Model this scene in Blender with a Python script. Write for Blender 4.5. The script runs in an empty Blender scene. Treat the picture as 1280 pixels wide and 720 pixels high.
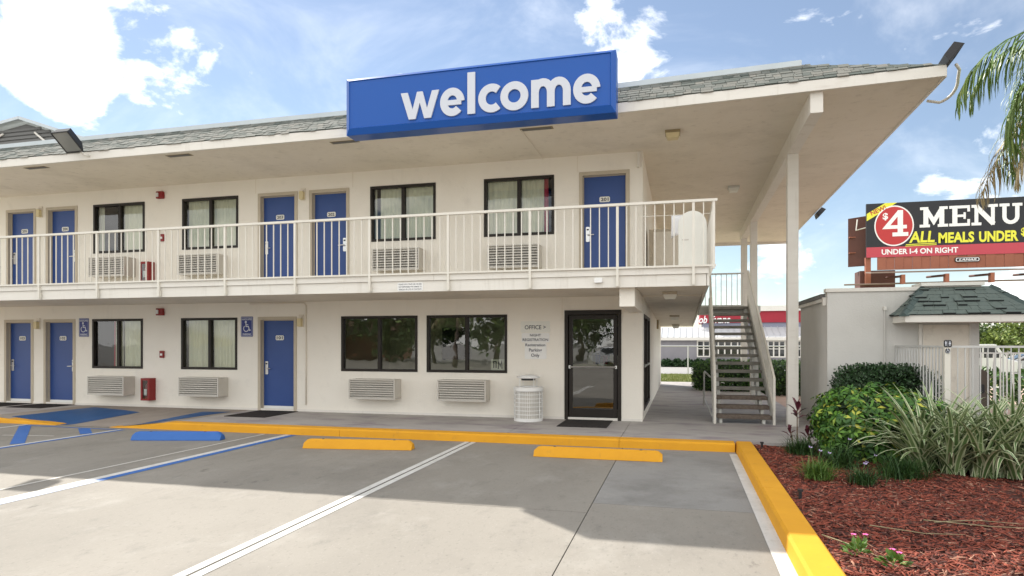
import bpy, bmesh, math, random
import numpy as np
from mathutils import Vector, Matrix
R = math.radians
rng = np.random.default_rng(7)
random.seed(7)
sc = bpy.context.scene
col = sc.collection

# ------------------------------------------------------------------ camera
cam = bpy.data.cameras.new("camera")
cam.sensor_width = 36.0
cam.lens = 813.6 / 1280 * 36
cam.shift_y = (428.5 - 360) / 1280
cam.clip_start = 0.1
cam.clip_end = 6000
camo = bpy.data.objects.new("camera", cam)
camo.location = (0, -13.0, 1.545)
camo.rotation_euler = (R(90), 0, R(14.54))
col.objects.link(camo)
sc.camera = camo
sc.view_settings.view_transform = 'Standard'
sc.view_settings.look = 'None'
sc.view_settings.gamma = 1.0
sc.view_settings.use_curve_mapping = False
sc.view_settings.exposure = 1.38
sc.cycles.max_bounces = 10
sc.cycles.diffuse_bounces = 6
sc.cycles.transparent_max_bounces = 12

# ------------------------------------------------------------------ sun and sky
SUN_TO = Vector((-0.778, 0.755, 1.0)).normalized()      # direction towards the sun
ELEV = math.asin(SUN_TO.z)
sun = bpy.data.lights.new("sun", 'SUN')
sun.energy = 2.75
sun.angle = R(0.55)
sun.color = (1.0, 0.95, 0.87)
suno = bpy.data.objects.new("sun", sun)
suno.rotation_euler = SUN_TO.to_track_quat('Z', 'Y').to_euler()
suno.location = (-20, 20, 30)
col.objects.link(suno)

world = bpy.data.worlds.new("World")
sc.world = world
world.use_nodes = True
wn = world.node_tree
wn.nodes.clear()
def wnode(t, **kw):
    n = wn.nodes.new(t)
    for k, v in kw.items():
        setattr(n, k, v)
    return n
sky = wnode('ShaderNodeTexSky', sky_type='NISHITA', sun_disc=False)
sky.sun_elevation = ELEV
sky.sun_rotation = math.atan2(SUN_TO.x, SUN_TO.y)
sky.altitude = 0
sky.air_density = 1.0
sky.dust_density = 0.1
sky.ozone_density = 1.0
tc = wnode('ShaderNodeTexCoord')
mp = wnode('ShaderNodeMapping')
mp.inputs['Scale'].default_value = (1.0, 1.0, 1.7)
wn.links.new(tc.outputs['Generated'], mp.inputs['Vector'])
def wnoise(scale, detail, rough, dist=0.0):
    n = wnode('ShaderNodeTexNoise')
    n.inputs['Scale'].default_value = scale
    n.inputs['Detail'].default_value = detail
    n.inputs['Roughness'].default_value = rough
    n.inputs['Distortion'].default_value = dist
    wn.links.new(mp.outputs['Vector'], n.inputs['Vector'])
    return n.outputs['Fac']
def wmath(op, a, b=None, c=None):
    n = wnode('ShaderNodeMath', operation=op)
    for i, x in enumerate((a, b, c)):
        if x is None: continue
        if isinstance(x, (int, float)): n.inputs[i].default_value = x
        else: wn.links.new(x, n.inputs[i])
    return n.outputs[0]
def wrange(v, a, b, c, d, smooth=True):
    n = wnode('ShaderNodeMapRange')
    n.interpolation_type = 'SMOOTHSTEP' if smooth else 'LINEAR'
    wn.links.new(v, n.inputs['Value'])
    for k, x in zip(('From Min', 'From Max', 'To Min', 'To Max'), (a, b, c, d)):
        n.inputs[k].default_value = x
    return n.outputs[0]
# cumulus banks in view, then added unseen ones: direction, half-width (radians), weight
CLOUDS = [((-0.95, 0.789, 0.48), 0.09, 0.58), ((-0.945, 0.795, 0.465), 0.07, 1.15), ((-0.87, 0.81, 0.475), 0.075, 0.64), ((-0.80, 0.826, 0.44), 0.065, 0.62), ((-0.73, 0.848, 0.435), 0.045, 0.54),
          ((-0.631, 0.869, 0.395), 0.03, 0.5),
          ((-0.09, 1.011, 0.49), 0.055, 0.42), ((-0.05, 1.015, 0.53), 0.05, 0.42), ((-0.06, 1.02, 0.43), 0.04, 0.34),
          ((0.42, 1.145, 0.265), 0.04, 0.55), ((0.49, 1.17, 0.275), 0.05, 0.62), ((0.56, 1.17, 0.07), 0.07, 0.6), ((0.28, 1.11, 0.13), 0.022, 0.5),
          ((0.04, 1.04, 0.145), 0.035, 0.5), ((0.13, 1.07, 0.115), 0.045, 0.58), ((0.09, 1.05, 0.05), 0.05, 0.6), ((0.20, 1.08, 0.04), 0.04, 0.52),
          ((0.6, -0.8, 0.5), 0.55, 1.0), ((-0.8, -0.5, 0.45), 0.6, 1.0), ((1.0, 0.1, 0.5), 0.45, 0.95), ((-0.1, -1.0, 0.9), 0.6, 1.0), ((0.1, 0.1, 1.0), 0.35, 0.7),  # from here on unseen cloud, added to brighten the shaded facade
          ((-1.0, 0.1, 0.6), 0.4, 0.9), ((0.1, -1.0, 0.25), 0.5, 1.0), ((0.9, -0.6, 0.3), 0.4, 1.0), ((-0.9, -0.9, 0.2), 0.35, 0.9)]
acc = None
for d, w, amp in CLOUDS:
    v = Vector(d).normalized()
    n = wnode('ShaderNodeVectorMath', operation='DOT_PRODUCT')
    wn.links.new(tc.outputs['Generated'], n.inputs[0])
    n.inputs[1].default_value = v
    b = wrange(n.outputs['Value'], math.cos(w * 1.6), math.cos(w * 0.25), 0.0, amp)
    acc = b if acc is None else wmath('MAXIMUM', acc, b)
n1 = wnoise(7.0, 9.0, 0.6, 0.25)
n2 = wnoise(2.2, 3.0, 0.5)
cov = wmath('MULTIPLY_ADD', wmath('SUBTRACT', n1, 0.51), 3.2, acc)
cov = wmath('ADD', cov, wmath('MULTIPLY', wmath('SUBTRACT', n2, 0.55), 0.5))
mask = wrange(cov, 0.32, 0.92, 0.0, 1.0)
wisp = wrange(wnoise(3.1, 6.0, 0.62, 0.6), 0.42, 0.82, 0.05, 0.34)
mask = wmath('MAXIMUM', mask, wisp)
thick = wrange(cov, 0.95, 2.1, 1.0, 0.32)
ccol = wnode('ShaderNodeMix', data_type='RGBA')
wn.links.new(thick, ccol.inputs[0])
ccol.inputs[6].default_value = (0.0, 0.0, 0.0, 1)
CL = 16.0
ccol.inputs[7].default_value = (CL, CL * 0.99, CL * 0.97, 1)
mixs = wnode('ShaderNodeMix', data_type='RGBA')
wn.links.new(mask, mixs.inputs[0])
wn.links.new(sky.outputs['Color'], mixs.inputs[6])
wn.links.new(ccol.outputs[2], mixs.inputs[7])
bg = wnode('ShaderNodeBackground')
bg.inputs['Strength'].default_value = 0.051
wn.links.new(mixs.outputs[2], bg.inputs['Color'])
wo = wnode('ShaderNodeOutputWorld')
wn.links.new(bg.outputs[0], wo.inputs['Surface'])

# ------------------------------------------------------------------ materials
def mat(name, c, rough=0.7, c2=None, scale=3.0, amt=0.5, bump=0.0, bscale=60.0, spec=0.4, metal=0.0, stains=None, rand=None, stretch=None, coat=0.0, streak=None):
    """c base colour, c2 second colour mixed by noise; bump fine relief; rand: colour per loose piece"""
    m = bpy.data.materials.new(name)
    m.use_nodes = True
    nt = m.node_tree
    b = nt.nodes['Principled BSDF']
    b.inputs['Roughness'].default_value = rough
    b.inputs['Metallic'].default_value = metal
    b.inputs['Specular IOR Level'].default_value = spec
    b.inputs['Coat Weight'].default_value = coat
    geo = nt.nodes.new('ShaderNodeNewGeometry')
    pos = geo.outputs['Position']
    if stretch:
        mpn = nt.nodes.new('ShaderNodeMapping')
        mpn.inputs['Scale'].default_value = stretch
        nt.links.new(pos, mpn.inputs['Vector'])
        pos = mpn.outputs['Vector']
    def noise(s, det=6.0, rg=0.6):
        n = nt.nodes.new('ShaderNodeTexNoise')
        n.inputs['Scale'].default_value = s
        n.inputs['Detail'].default_value = det
        n.inputs['Roughness'].default_value = rg
        nt.links.new(pos, n.inputs['Vector'])
        return n.outputs['Fac']
    def rng_(v, a, bb, lo, hi):
        n = nt.nodes.new('ShaderNodeMapRange')
        nt.links.new(v, n.inputs['Value'])
        for k, x in zip(('From Min', 'From Max', 'To Min', 'To Max'), (a, bb, lo, hi)):
            n.inputs[k].default_value = x
        return n.outputs[0]
    def mix(f, a, bb):
        n = nt.nodes.new('ShaderNodeMix'); n.data_type = 'RGBA'
        if isinstance(f, float): n.inputs[0].default_value = f
        else: nt.links.new(f, n.inputs[0])
        for i, x in ((6, a), (7, bb)):
            if isinstance(x, tuple): n.inputs[i].default_value = (*x, 1)
            else: nt.links.new(x, n.inputs[i])
        return n.outputs[2]
    out = c
    if c2 is not None:
        out = mix(rng_(noise(scale), 0.32, 0.68, 0.0, amt), out, c2)
    if rand is not None:
        rr = geo.outputs['Random Per Island']
        for i, (rc, lo) in enumerate(rand):
            out = mix(rng_(rr, lo, min(1.0, lo + 0.12), 0.0, 1.0), out, rc)
    for (scol, sscale, lo, hi, am) in (stains or []):
        out = mix(rng_(noise(sscale, 8.0, 0.65), lo, hi, 0.0, am), out, scol)
    if streak:
        scol, sscale, lo, hi, am = streak
        ms = nt.nodes.new('ShaderNodeMapping'); ms.inputs['Scale'].default_value = (1, 1, 0.09)
        nt.links.new(geo.outputs['Position'], ms.inputs['Vector'])
        sn = nt.nodes.new('ShaderNodeTexNoise'); sn.inputs['Scale'].default_value = sscale; sn.inputs['Detail'].default_value = 6; sn.inputs['Roughness'].default_value = 0.7
        nt.links.new(ms.outputs['Vector'], sn.inputs['Vector'])
        out = mix(rng_(sn.outputs['Fac'], lo, hi, 0.0, am), out, scol)
    if isinstance(out, tuple): b.inputs['Base Color'].default_value = (*out, 1)
    else: nt.links.new(out, b.inputs['Base Color'])
    if bump > 0:
        bn = nt.nodes.new('ShaderNodeBump')
        bn.inputs['Strength'].default_value = 0.6
        bn.inputs['Distance'].default_value = bump
        nt.links.new(noise(bscale, 4.0), bn.inputs['Height'])
        nt.links.new(bn.outputs[0], b.inputs['Normal'])
    return m

def glass(name, tint=(0.75, 0.8, 0.76), wob=0.0004, ior=1.52, extra=0.02):
    m = bpy.data.materials.new(name); m.use_nodes = True
    nt = m.node_tree; nt.nodes.clear()
    o = nt.nodes.new('ShaderNodeOutputMaterial')
    tr = nt.nodes.new('ShaderNodeBsdfTransparent'); tr.inputs[0].default_value = (*tint, 1)
    gl = nt.nodes.new('ShaderNodeBsdfGlossy'); gl.inputs['Roughness'].default_value = 0.015
    gl.inputs['Color'].default_value = (1, 1, 1, 1)
    fr = nt.nodes.new('ShaderNodeFresnel'); fr.inputs['IOR'].default_value = ior
    ad = nt.nodes.new('ShaderNodeMath'); ad.operation = 'ADD'; ad.inputs[1].default_value = extra
    nt.links.new(fr.outputs[0], ad.inputs[0])
    mx = nt.nodes.new('ShaderNodeMixShader')
    nt.links.new(ad.outputs[0], mx.inputs[0]); nt.links.new(tr.outputs[0], mx.inputs[1]); nt.links.new(gl.outputs[0], mx.inputs[2])
    nt.links.new(mx.outputs[0], o.inputs['Surface'])
    nz = nt.nodes.new('ShaderNodeTexNoise'); nz.inputs['Scale'].default_value = 2.2; nz.inputs['Detail'].default_value = 2
    g = nt.nodes.new('ShaderNodeNewGeometry'); nt.links.new(g.outputs['Position'], nz.inputs['Vector'])
    bp = nt.nodes.new('ShaderNodeBump'); bp.inputs['Distance'].default_value = 0.008; bp.inputs['Strength'].default_value = 0.2
    nt.links.new(nz.outputs['Fac'], bp.inputs['Height'])
    nt.links.new(bp.outputs[0], gl.inputs['Normal'])
    return m

M = {}
M['concrete'] = mat('lot_concrete', (0.268, 0.247, 0.214), 0.85, (0.207, 0.19, 0.163), 0.5, 0.8, 0.0025, 90,
                    stains=[((0.15, 0.138, 0.12), 0.8, 0.50, 0.74, 0.55), ((0.34, 0.32, 0.285), 2.0, 0.53, 0.75, 0.6), ((0.15, 0.14, 0.125), 6.0, 0.57, 0.74, 0.5), ((0.12, 0.11, 0.095), 30.0, 0.57, 0.70, 0.45), ((0.36, 0.34, 0.30), 55.0, 0.58, 0.70, 0.45), ((0.07, 0.06, 0.052), 2.7, 0.67, 0.74, 0.6)], stretch=(1.0, 0.55, 1.0))
M['concrete_new'] = mat('lot_concrete_grey', (0.27, 0.262, 0.248), 0.85, (0.23, 0.223, 0.21), 0.6, 0.8, 0.0025, 90,
                    stains=[((0.13, 0.122, 0.112), 1.1, 0.50, 0.72, 0.6), ((0.09, 0.08, 0.07), 3.6, 0.69, 0.76, 0.6), ((0.12, 0.11, 0.095), 30.0, 0.57, 0.70, 0.45), ((0.35, 0.33, 0.30), 55.0, 0.58, 0.70, 0.45), ((0.35, 0.335, 0.31), 2.6, 0.56, 0.8, 0.5), ((0.26, 0.25, 0.23), 11.0, 0.6, 0.78, 0.3)])
M['joint'] = mat('joint_dark', (0.07, 0.065, 0.06), 0.95)
M['walk'] = mat('walk_concrete', (0.43, 0.405, 0.38), 0.7, (0.33, 0.308, 0.295), 1.3, 0.8, 0.002, 80,
                stains=[((0.17, 0.125, 0.165), 0.9, 0.49, 0.68, 0.7), ((0.45, 0.43, 0.42), 3.0, 0.56, 0.8, 0.4), ((0.12, 0.1, 0.12), 5.0, 0.60, 0.75, 0.35)], stretch=(1, 2.2, 1))
M['brown_conc'] = mat('ramp_concrete', (0.33, 0.29, 0.25), 0.85, (0.25, 0.21, 0.18), 1.5, 0.8, 0.002, 70)
M['stucco'] = mat('white_stucco', (0.85, 0.815, 0.735), 0.9, (0.80, 0.76, 0.68), 0.9, 0.8, 0.008, 45,
                  stains=[((0.62, 0.59, 0.53), 1.9, 0.57, 0.78, 0.4), ((0.55, 0.52, 0.46), 12.0, 0.62, 0.78, 0.3)], streak=((0.60, 0.57, 0.51), 2.0, 0.56, 0.75, 0.22))
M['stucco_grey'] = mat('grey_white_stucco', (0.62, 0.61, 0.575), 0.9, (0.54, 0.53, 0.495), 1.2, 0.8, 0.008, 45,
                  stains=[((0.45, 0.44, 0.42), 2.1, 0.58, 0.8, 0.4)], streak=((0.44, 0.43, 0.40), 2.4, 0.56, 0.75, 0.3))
M['soffit'] = mat('soffit_paint', (0.79, 0.735, 0.64), 0.85, (0.72, 0.665, 0.57), 0.7, 0.9, 0.006, 40,
                  stains=[((0.54, 0.49, 0.41), 1.1, 0.50, 0.74, 0.5), ((0.44, 0.40, 0.33), 6.0, 0.56, 0.76, 0.45)])
M['trim'] = mat('white_trim', (0.76, 0.735, 0.675), 0.6, (0.69, 0.66, 0.60), 1.6, 0.7, 0.001, 60,
                stains=[((0.52, 0.47, 0.39), 4.0, 0.58, 0.78, 0.45)], stretch=(0.5, 1, 3), streak=((0.48, 0.44, 0.37), 6.0, 0.56, 0.74, 0.4))
M['rail'] = mat('cream_railing_paint', (0.74, 0.71, 0.635), 0.5, (0.66, 0.63, 0.55), 4.0, 0.6)
M['fencegrey'] = mat('grey_white_fence_paint', (0.56, 0.56, 0.54), 0.5, (0.50, 0.50, 0.48), 4.0, 0.6)
M['flash'] = mat('metal_flashing', (0.50, 0.55, 0.57), 0.45, (0.42, 0.46, 0.48), 2.0, 0.6, metal=0.3)
M['flatroof'] = mat('flat_roof', (0.4, 0.4, 0.4), 0.9)
M['shingle'] = mat('grey_shingle', (0.135, 0.145, 0.13), 0.95, (0.20, 0.20, 0.18), 16.0, 0.8, 0.004, 120, rand=[((0.09, 0.105, 0.093), 0.3), ((0.19, 0.185, 0.162), 0.6), ((0.125, 0.135, 0.12), 0.8)])
M['gshingle'] = mat('green_shingle', (0.12, 0.155, 0.14), 0.95, (0.16, 0.19, 0.172), 22.0, 0.7, 0.003, 150, rand=[((0.075, 0.105, 0.10), 0.4), ((0.13, 0.16, 0.145), 0.7)])
M['gtabshade'] = mat('painted_tab_shadow', (0.03, 0.035, 0.035), 0.95)  # drop shadow of the tabs, painted on the shingle butt edges
M['blue'] = mat('blue_door_paint', (0.020, 0.062, 0.235), 0.42, (0.025, 0.072, 0.262), 1.5, 0.8, 0.0006, 25, spec=0.5)
M['frame'] = mat('taupe_frame', (0.52, 0.46, 0.36), 0.6, (0.46, 0.40, 0.31), 5.0, 0.6)
M['bronze'] = mat('dark_bronze', (0.018, 0.014, 0.011), 0.45, (0.026, 0.021, 0.016), 6.0, 0.6, spec=0.3)
M['steel'] = mat('brushed_steel', (0.65, 0.65, 0.64), 0.3, metal=0.9)
M['black'] = mat('black_plastic', (0.018, 0.018, 0.02), 0.5)
M['mat'] = mat('black_rubber_mat', (0.022, 0.018, 0.017), 0.9, (0.04, 0.033, 0.03), 14.0, 0.6, 0.003, 150)
M['white'] = mat('white_enamel', (0.82, 0.82, 0.80), 0.4, (0.74, 0.74, 0.71), 6.0, 0.5)
M['ac'] = mat('ac_grille', (0.60, 0.575, 0.52), 0.45, (0.53, 0.50, 0.45), 3.0, 0.6, metal=0.25)
M['acdark'] = mat('ac_core_dark', (0.10, 0.095, 0.085), 0.7)  # dark core behind the louvres
M['curtain'] = mat('cream_curtain', (0.80, 0.79, 0.64), 0.9, (0.74, 0.73, 0.58), 4.0, 0.6)
M['redcurt'] = mat('red_curtain', (0.42, 0.03, 0.05), 0.85)
M['room'] = mat('room_wall', (0.55, 0.54, 0.42), 0.9)
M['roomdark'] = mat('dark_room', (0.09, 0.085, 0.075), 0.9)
M['yellow'] = mat('yellow_curb_paint', (0.70, 0.335, 0.014), 0.75, (0.62, 0.285, 0.012), 2.5, 0.7, 0.002, 60,
                  stains=[((0.36, 0.20, 0.04), 7.0, 0.60, 0.78, 0.5), ((0.30, 0.22, 0.12), 26.0, 0.66, 0.76, 0.7)])
M['bpaint'] = mat('blue_parking_paint', (0.03, 0.125, 0.40), 0.65, (0.045, 0.15, 0.45), 3.0, 0.7, 0.0015, 70, stains=[((0.02, 0.07, 0.25), 5.0, 0.6, 0.78, 0.6)])
M['ramppaint'] = mat('blue_ramp_paint', (0.016, 0.085, 0.24), 0.6, (0.012, 0.065, 0.19), 2.0, 0.8, 0.0015, 70, stains=[((0.05, 0.16, 0.36), 6.0, 0.6, 0.78, 0.5)])
M['wpaint'] = mat('white_line_paint', (0.62, 0.61, 0.58), 0.75, (0.50, 0.49, 0.455), 4.0, 0.8, stains=[((0.36, 0.34, 0.30), 9.0, 0.56, 0.72, 0.65), ((0.30, 0.28, 0.25), 45.0, 0.62, 0.7, 0.6)])
M['fadedblue'] = mat('faded_blue_paint', (0.36, 0.42, 0.53), 0.75, (0.42, 0.45, 0.50), 5.0, 0.8)
M['oldpaint'] = mat('worn_line_paint', (0.54, 0.52, 0.48), 0.8, (0.45, 0.43, 0.39), 6.0, 1.0)
M['patch'] = mat('grey_patch', (0.30, 0.29, 0.28), 0.85, (0.25, 0.24, 0.23), 4.0, 0.7)
M['signblue'] = mat('sign_blue', (0.005, 0.082, 0.37), 0.3, spec=0.35)
M['signwhite'] = mat('sign_white_letter', (0.58, 0.61, 0.67), 0.35)
M['plate'] = mat('sign_plate', (0.78, 0.78, 0.72), 0.45, (0.72, 0.72, 0.66), 4.0, 0.5)
M['ink'] = mat('ink_dark', (0.06, 0.065, 0.085), 0.6)
M['hblue'] = mat('parking_sign_blue', (0.02, 0.035, 0.20), 0.4)
M['red'] = mat('alarm_red', (0.24, 0.012, 0.012), 0.4)
M['redd'] = mat('dark_red', (0.17, 0.012, 0.014), 0.5)
M['lens'] = mat('clear_lens', (0.7, 0.7, 0.68), 0.1)
M['beige'] = mat('beige_lamp', (0.70, 0.60, 0.36), 0.5, (0.6, 0.5, 0.28), 8.0, 0.6)
M['fixture'] = mat('fixture_brown', (0.30, 0.24, 0.13), 0.5)
M['step'] = mat('stair_concrete', (0.25, 0.24, 0.21), 0.9, (0.16, 0.15, 0.13), 6.0, 0.8, 0.006, 70)
M['stepbrown'] = mat('aggregate_step', (0.19, 0.155, 0.125), 0.95, (0.11, 0.085, 0.07), 22.0, 1.0, 0.008, 90)
M['stairmetal'] = mat('stair_metal_paint', (0.60, 0.60, 0.56), 0.5, (0.50, 0.50, 0.46), 4.0, 0.6)
M['dirt'] = mat('mulch_ground', (0.11, 0.038, 0.025), 0.95, (0.06, 0.022, 0.016), 8.0, 0.9, 0.02, 40)
M['chip'] = mat('red_mulch_chip', (0.25, 0.062, 0.036), 0.9, rand=[((0.12, 0.030, 0.020), 0.2), ((0.32, 0.085, 0.052), 0.42), ((0.075, 0.028, 0.022), 0.62), ((0.46, 0.24, 0.16), 0.90)])
M['ground'] = mat('far_ground', (0.30, 0.29, 0.27), 0.9, (0.24, 0.23, 0.22), 0.1, 0.8)
M['grass'] = mat('lawn_ground', (0.17, 0.19, 0.055), 0.9, (0.24, 0.23, 0.09), 0.7, 0.9)
M['lawnblade'] = mat('lawn_blade', (0.15, 0.19, 0.045), 0.6, rand=[((0.24, 0.24, 0.08), 0.4), ((0.11, 0.15, 0.035), 0.7)])
M['hedge'] = mat('dark_hedge_leaf', (0.022, 0.055, 0.018), 0.45, rand=[((0.035, 0.085, 0.025), 0.35), ((0.015, 0.04, 0.014), 0.7)])
M['hedge2'] = mat('green_hedge_leaf', (0.055, 0.13, 0.02), 0.5, rand=[((0.085, 0.18, 0.03), 0.35), ((0.035, 0.09, 0.018), 0.7)])
M['scheff'] = mat('umbrella_leaf', (0.045, 0.125, 0.016), 0.5, rand=[((0.10, 0.23, 0.025), 0.3), ((0.03, 0.09, 0.016), 0.5), ((0.13, 0.26, 0.03), 0.76), ((0.50, 0.50, 0.07), 0.90)])
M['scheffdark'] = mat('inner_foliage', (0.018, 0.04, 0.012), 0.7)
M['dianleaf'] = mat('strap_leaf_green', (0.13, 0.21, 0.075), 0.45, rand=[((0.09, 0.165, 0.055), 0.3), ((0.17, 0.25, 0.10), 0.6), ((0.26, 0.23, 0.11), 0.93)])
M['dianedge'] = mat('strap_leaf_cream', (0.58, 0.60, 0.39), 0.5, rand=[((0.48, 0.54, 0.32), 0.5)])
M['lirio'] = mat('grass_blade', (0.028, 0.075, 0.016), 0.5, rand=[((0.05, 0.11, 0.022), 0.4), ((0.02, 0.055, 0.014), 0.7)])
M['lirio2'] = mat('bright_grass_blade', (0.09, 0.18, 0.025), 0.5, rand=[((0.13, 0.22, 0.04), 0.4), ((0.06, 0.13, 0.02), 0.7)])
M['cordy'] = mat('burgundy_leaf', (0.085, 0.018, 0.028), 0.4, (0.14, 0.03, 0.045), 12.0, 0.8)
M['stem'] = mat('plant_stem', (0.16, 0.10, 0.06), 0.8)
M['gstem'] = mat('green_stem', (0.10, 0.18, 0.05), 0.6)
M['lilac'] = mat('lilac_petal', (0.55, 0.45, 0.72), 0.6)
M['pink'] = mat('pink_petal', (0.85, 0.16, 0.42), 0.6)
M['palm'] = mat('palm_leaflet', (0.12, 0.20, 0.04), 0.4, rand=[((0.08, 0.15, 0.03), 0.3), ((0.20, 0.27, 0.06), 0.6), ((0.40, 0.37, 0.18), 0.9)])
M['palmdry'] = mat('dry_palm_leaflet', (0.44, 0.36, 0.20), 0.6, rand=[((0.30, 0.25, 0.14), 0.4), ((0.50, 0.44, 0.28), 0.7)])
M['bark'] = mat('bark', (0.17, 0.13, 0.10), 0.95, (0.10, 0.08, 0.06), 7.0, 0.9, 0.02, 14)
M['tree'] = mat('tree_leaf', (0.05, 0.095, 0.022), 0.6, rand=[((0.085, 0.14, 0.03), 0.3), ((0.035, 0.07, 0.018), 0.55), ((0.13, 0.19, 0.04), 0.85)])
M['tree2'] = mat('yellow_tree_leaf', (0.14, 0.20, 0.035), 0.6, rand=[((0.20, 0.25, 0.05), 0.4), ((0.09, 0.14, 0.03), 0.7)])
M['bbrown'] = mat('billboard_brown', (0.115, 0.045, 0.033), 0.7, (0.085, 0.035, 0.027), 1.2, 0.8)
M['bapron'] = mat('billboard_apron', (0.34, 0.125, 0.075), 0.7, (0.28, 0.10, 0.06), 0.9, 0.8)
M['bdark'] = mat('billboard_charcoal', (0.016, 0.018, 0.022), 0.5)
M['bpink'] = mat('billboard_pink', (0.50, 0.06, 0.085), 0.5)
M['bred'] = mat('billboard_red', (0.48, 0.035, 0.035), 0.5)
M['byel'] = mat('billboard_yellow', (0.78, 0.76, 0.06), 0.5)
M['bwhite'] = mat('billboard_white', (0.85, 0.85, 0.84), 0.5)
M['grate'] = mat('catwalk_metal', (0.22, 0.16, 0.13), 0.6)
M['siding'] = mat('grey_siding', (0.30, 0.29, 0.31), 0.8, (0.26, 0.25, 0.27), 0.6, 0.8)
M['mroof'] = mat('white_metal_roof', (0.50, 0.51, 0.52), 0.5)
M['rred'] = mat('restaurant_red', (0.36, 0.022, 0.04), 0.6, (0.30, 0.018, 0.033), 0.4, 0.8)
M['rgrey'] = mat('restaurant_blue_grey', (0.24, 0.25, 0.32), 0.7)
M['road'] = mat('asphalt', (0.30, 0.29, 0.28), 0.9, (0.25, 0.24, 0.23), 0.5, 0.9)
M['glass'] = glass('window_glass', (0.9, 0.93, 0.91), extra=0.04)
M['glassd'] = glass('office_glass', (0.74, 0.78, 0.70), extra=0.10)
M['carglass'] = mat('car_glass', (0.015, 0.018, 0.02), 0.05, spec=0.8)
M['carwhite'] = mat('car_white', (0.78, 0.78, 0.77), 0.25, coat=0.5)
M['carsilver'] = mat('car_silver', (0.45, 0.46, 0.48), 0.3, metal=0.4, coat=0.5)
M['tyre'] = mat('tyre', (0.02, 0.02, 0.02), 0.9)
M['deck'] = mat('pink_pavers', (0.50, 0.36, 0.29), 0.85, (0.42, 0.30, 0.24), 1.4, 0.8)
M['louvre'] = mat('roof_louvre', (0.15, 0.15, 0.145), 0.7)
M['pole'] = mat('galvanised_pole', (0.5, 0.5, 0.5), 0.5, metal=0.4)
M['floodglass'] = mat('flood_glass', (0.22, 0.23, 0.22), 0.08, spec=0.9)
M['brownbin'] = mat('brown_bin', (0.085, 0.065, 0.05), 0.6)
M['cloth'] = mat('white_cloth', (0.82, 0.82, 0.84), 0.9)

# ------------------------------------------------------------------ mesh helpers
WPOS = {}
def wp(o):
    return WPOS.get(o.name, Vector((0, 0, 0))) if o else Vector((0, 0, 0))
def settags(o, label=None, cat=None, group=None, kind=None):
    if label: o['label'] = label
    if cat: o['category'] = cat
    if group: o['group'] = group
    if kind: o['kind'] = kind
    return o
def thing(name, label, cat, loc=(0, 0, 0), group=None):
    o = bpy.data.objects.new(name, None)
    o.empty_display_size = 0.2
    o.location = loc
    col.objects.link(o)
    WPOS[o.name] = Vector(loc)
    return settags(o, label, cat, group)

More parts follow.
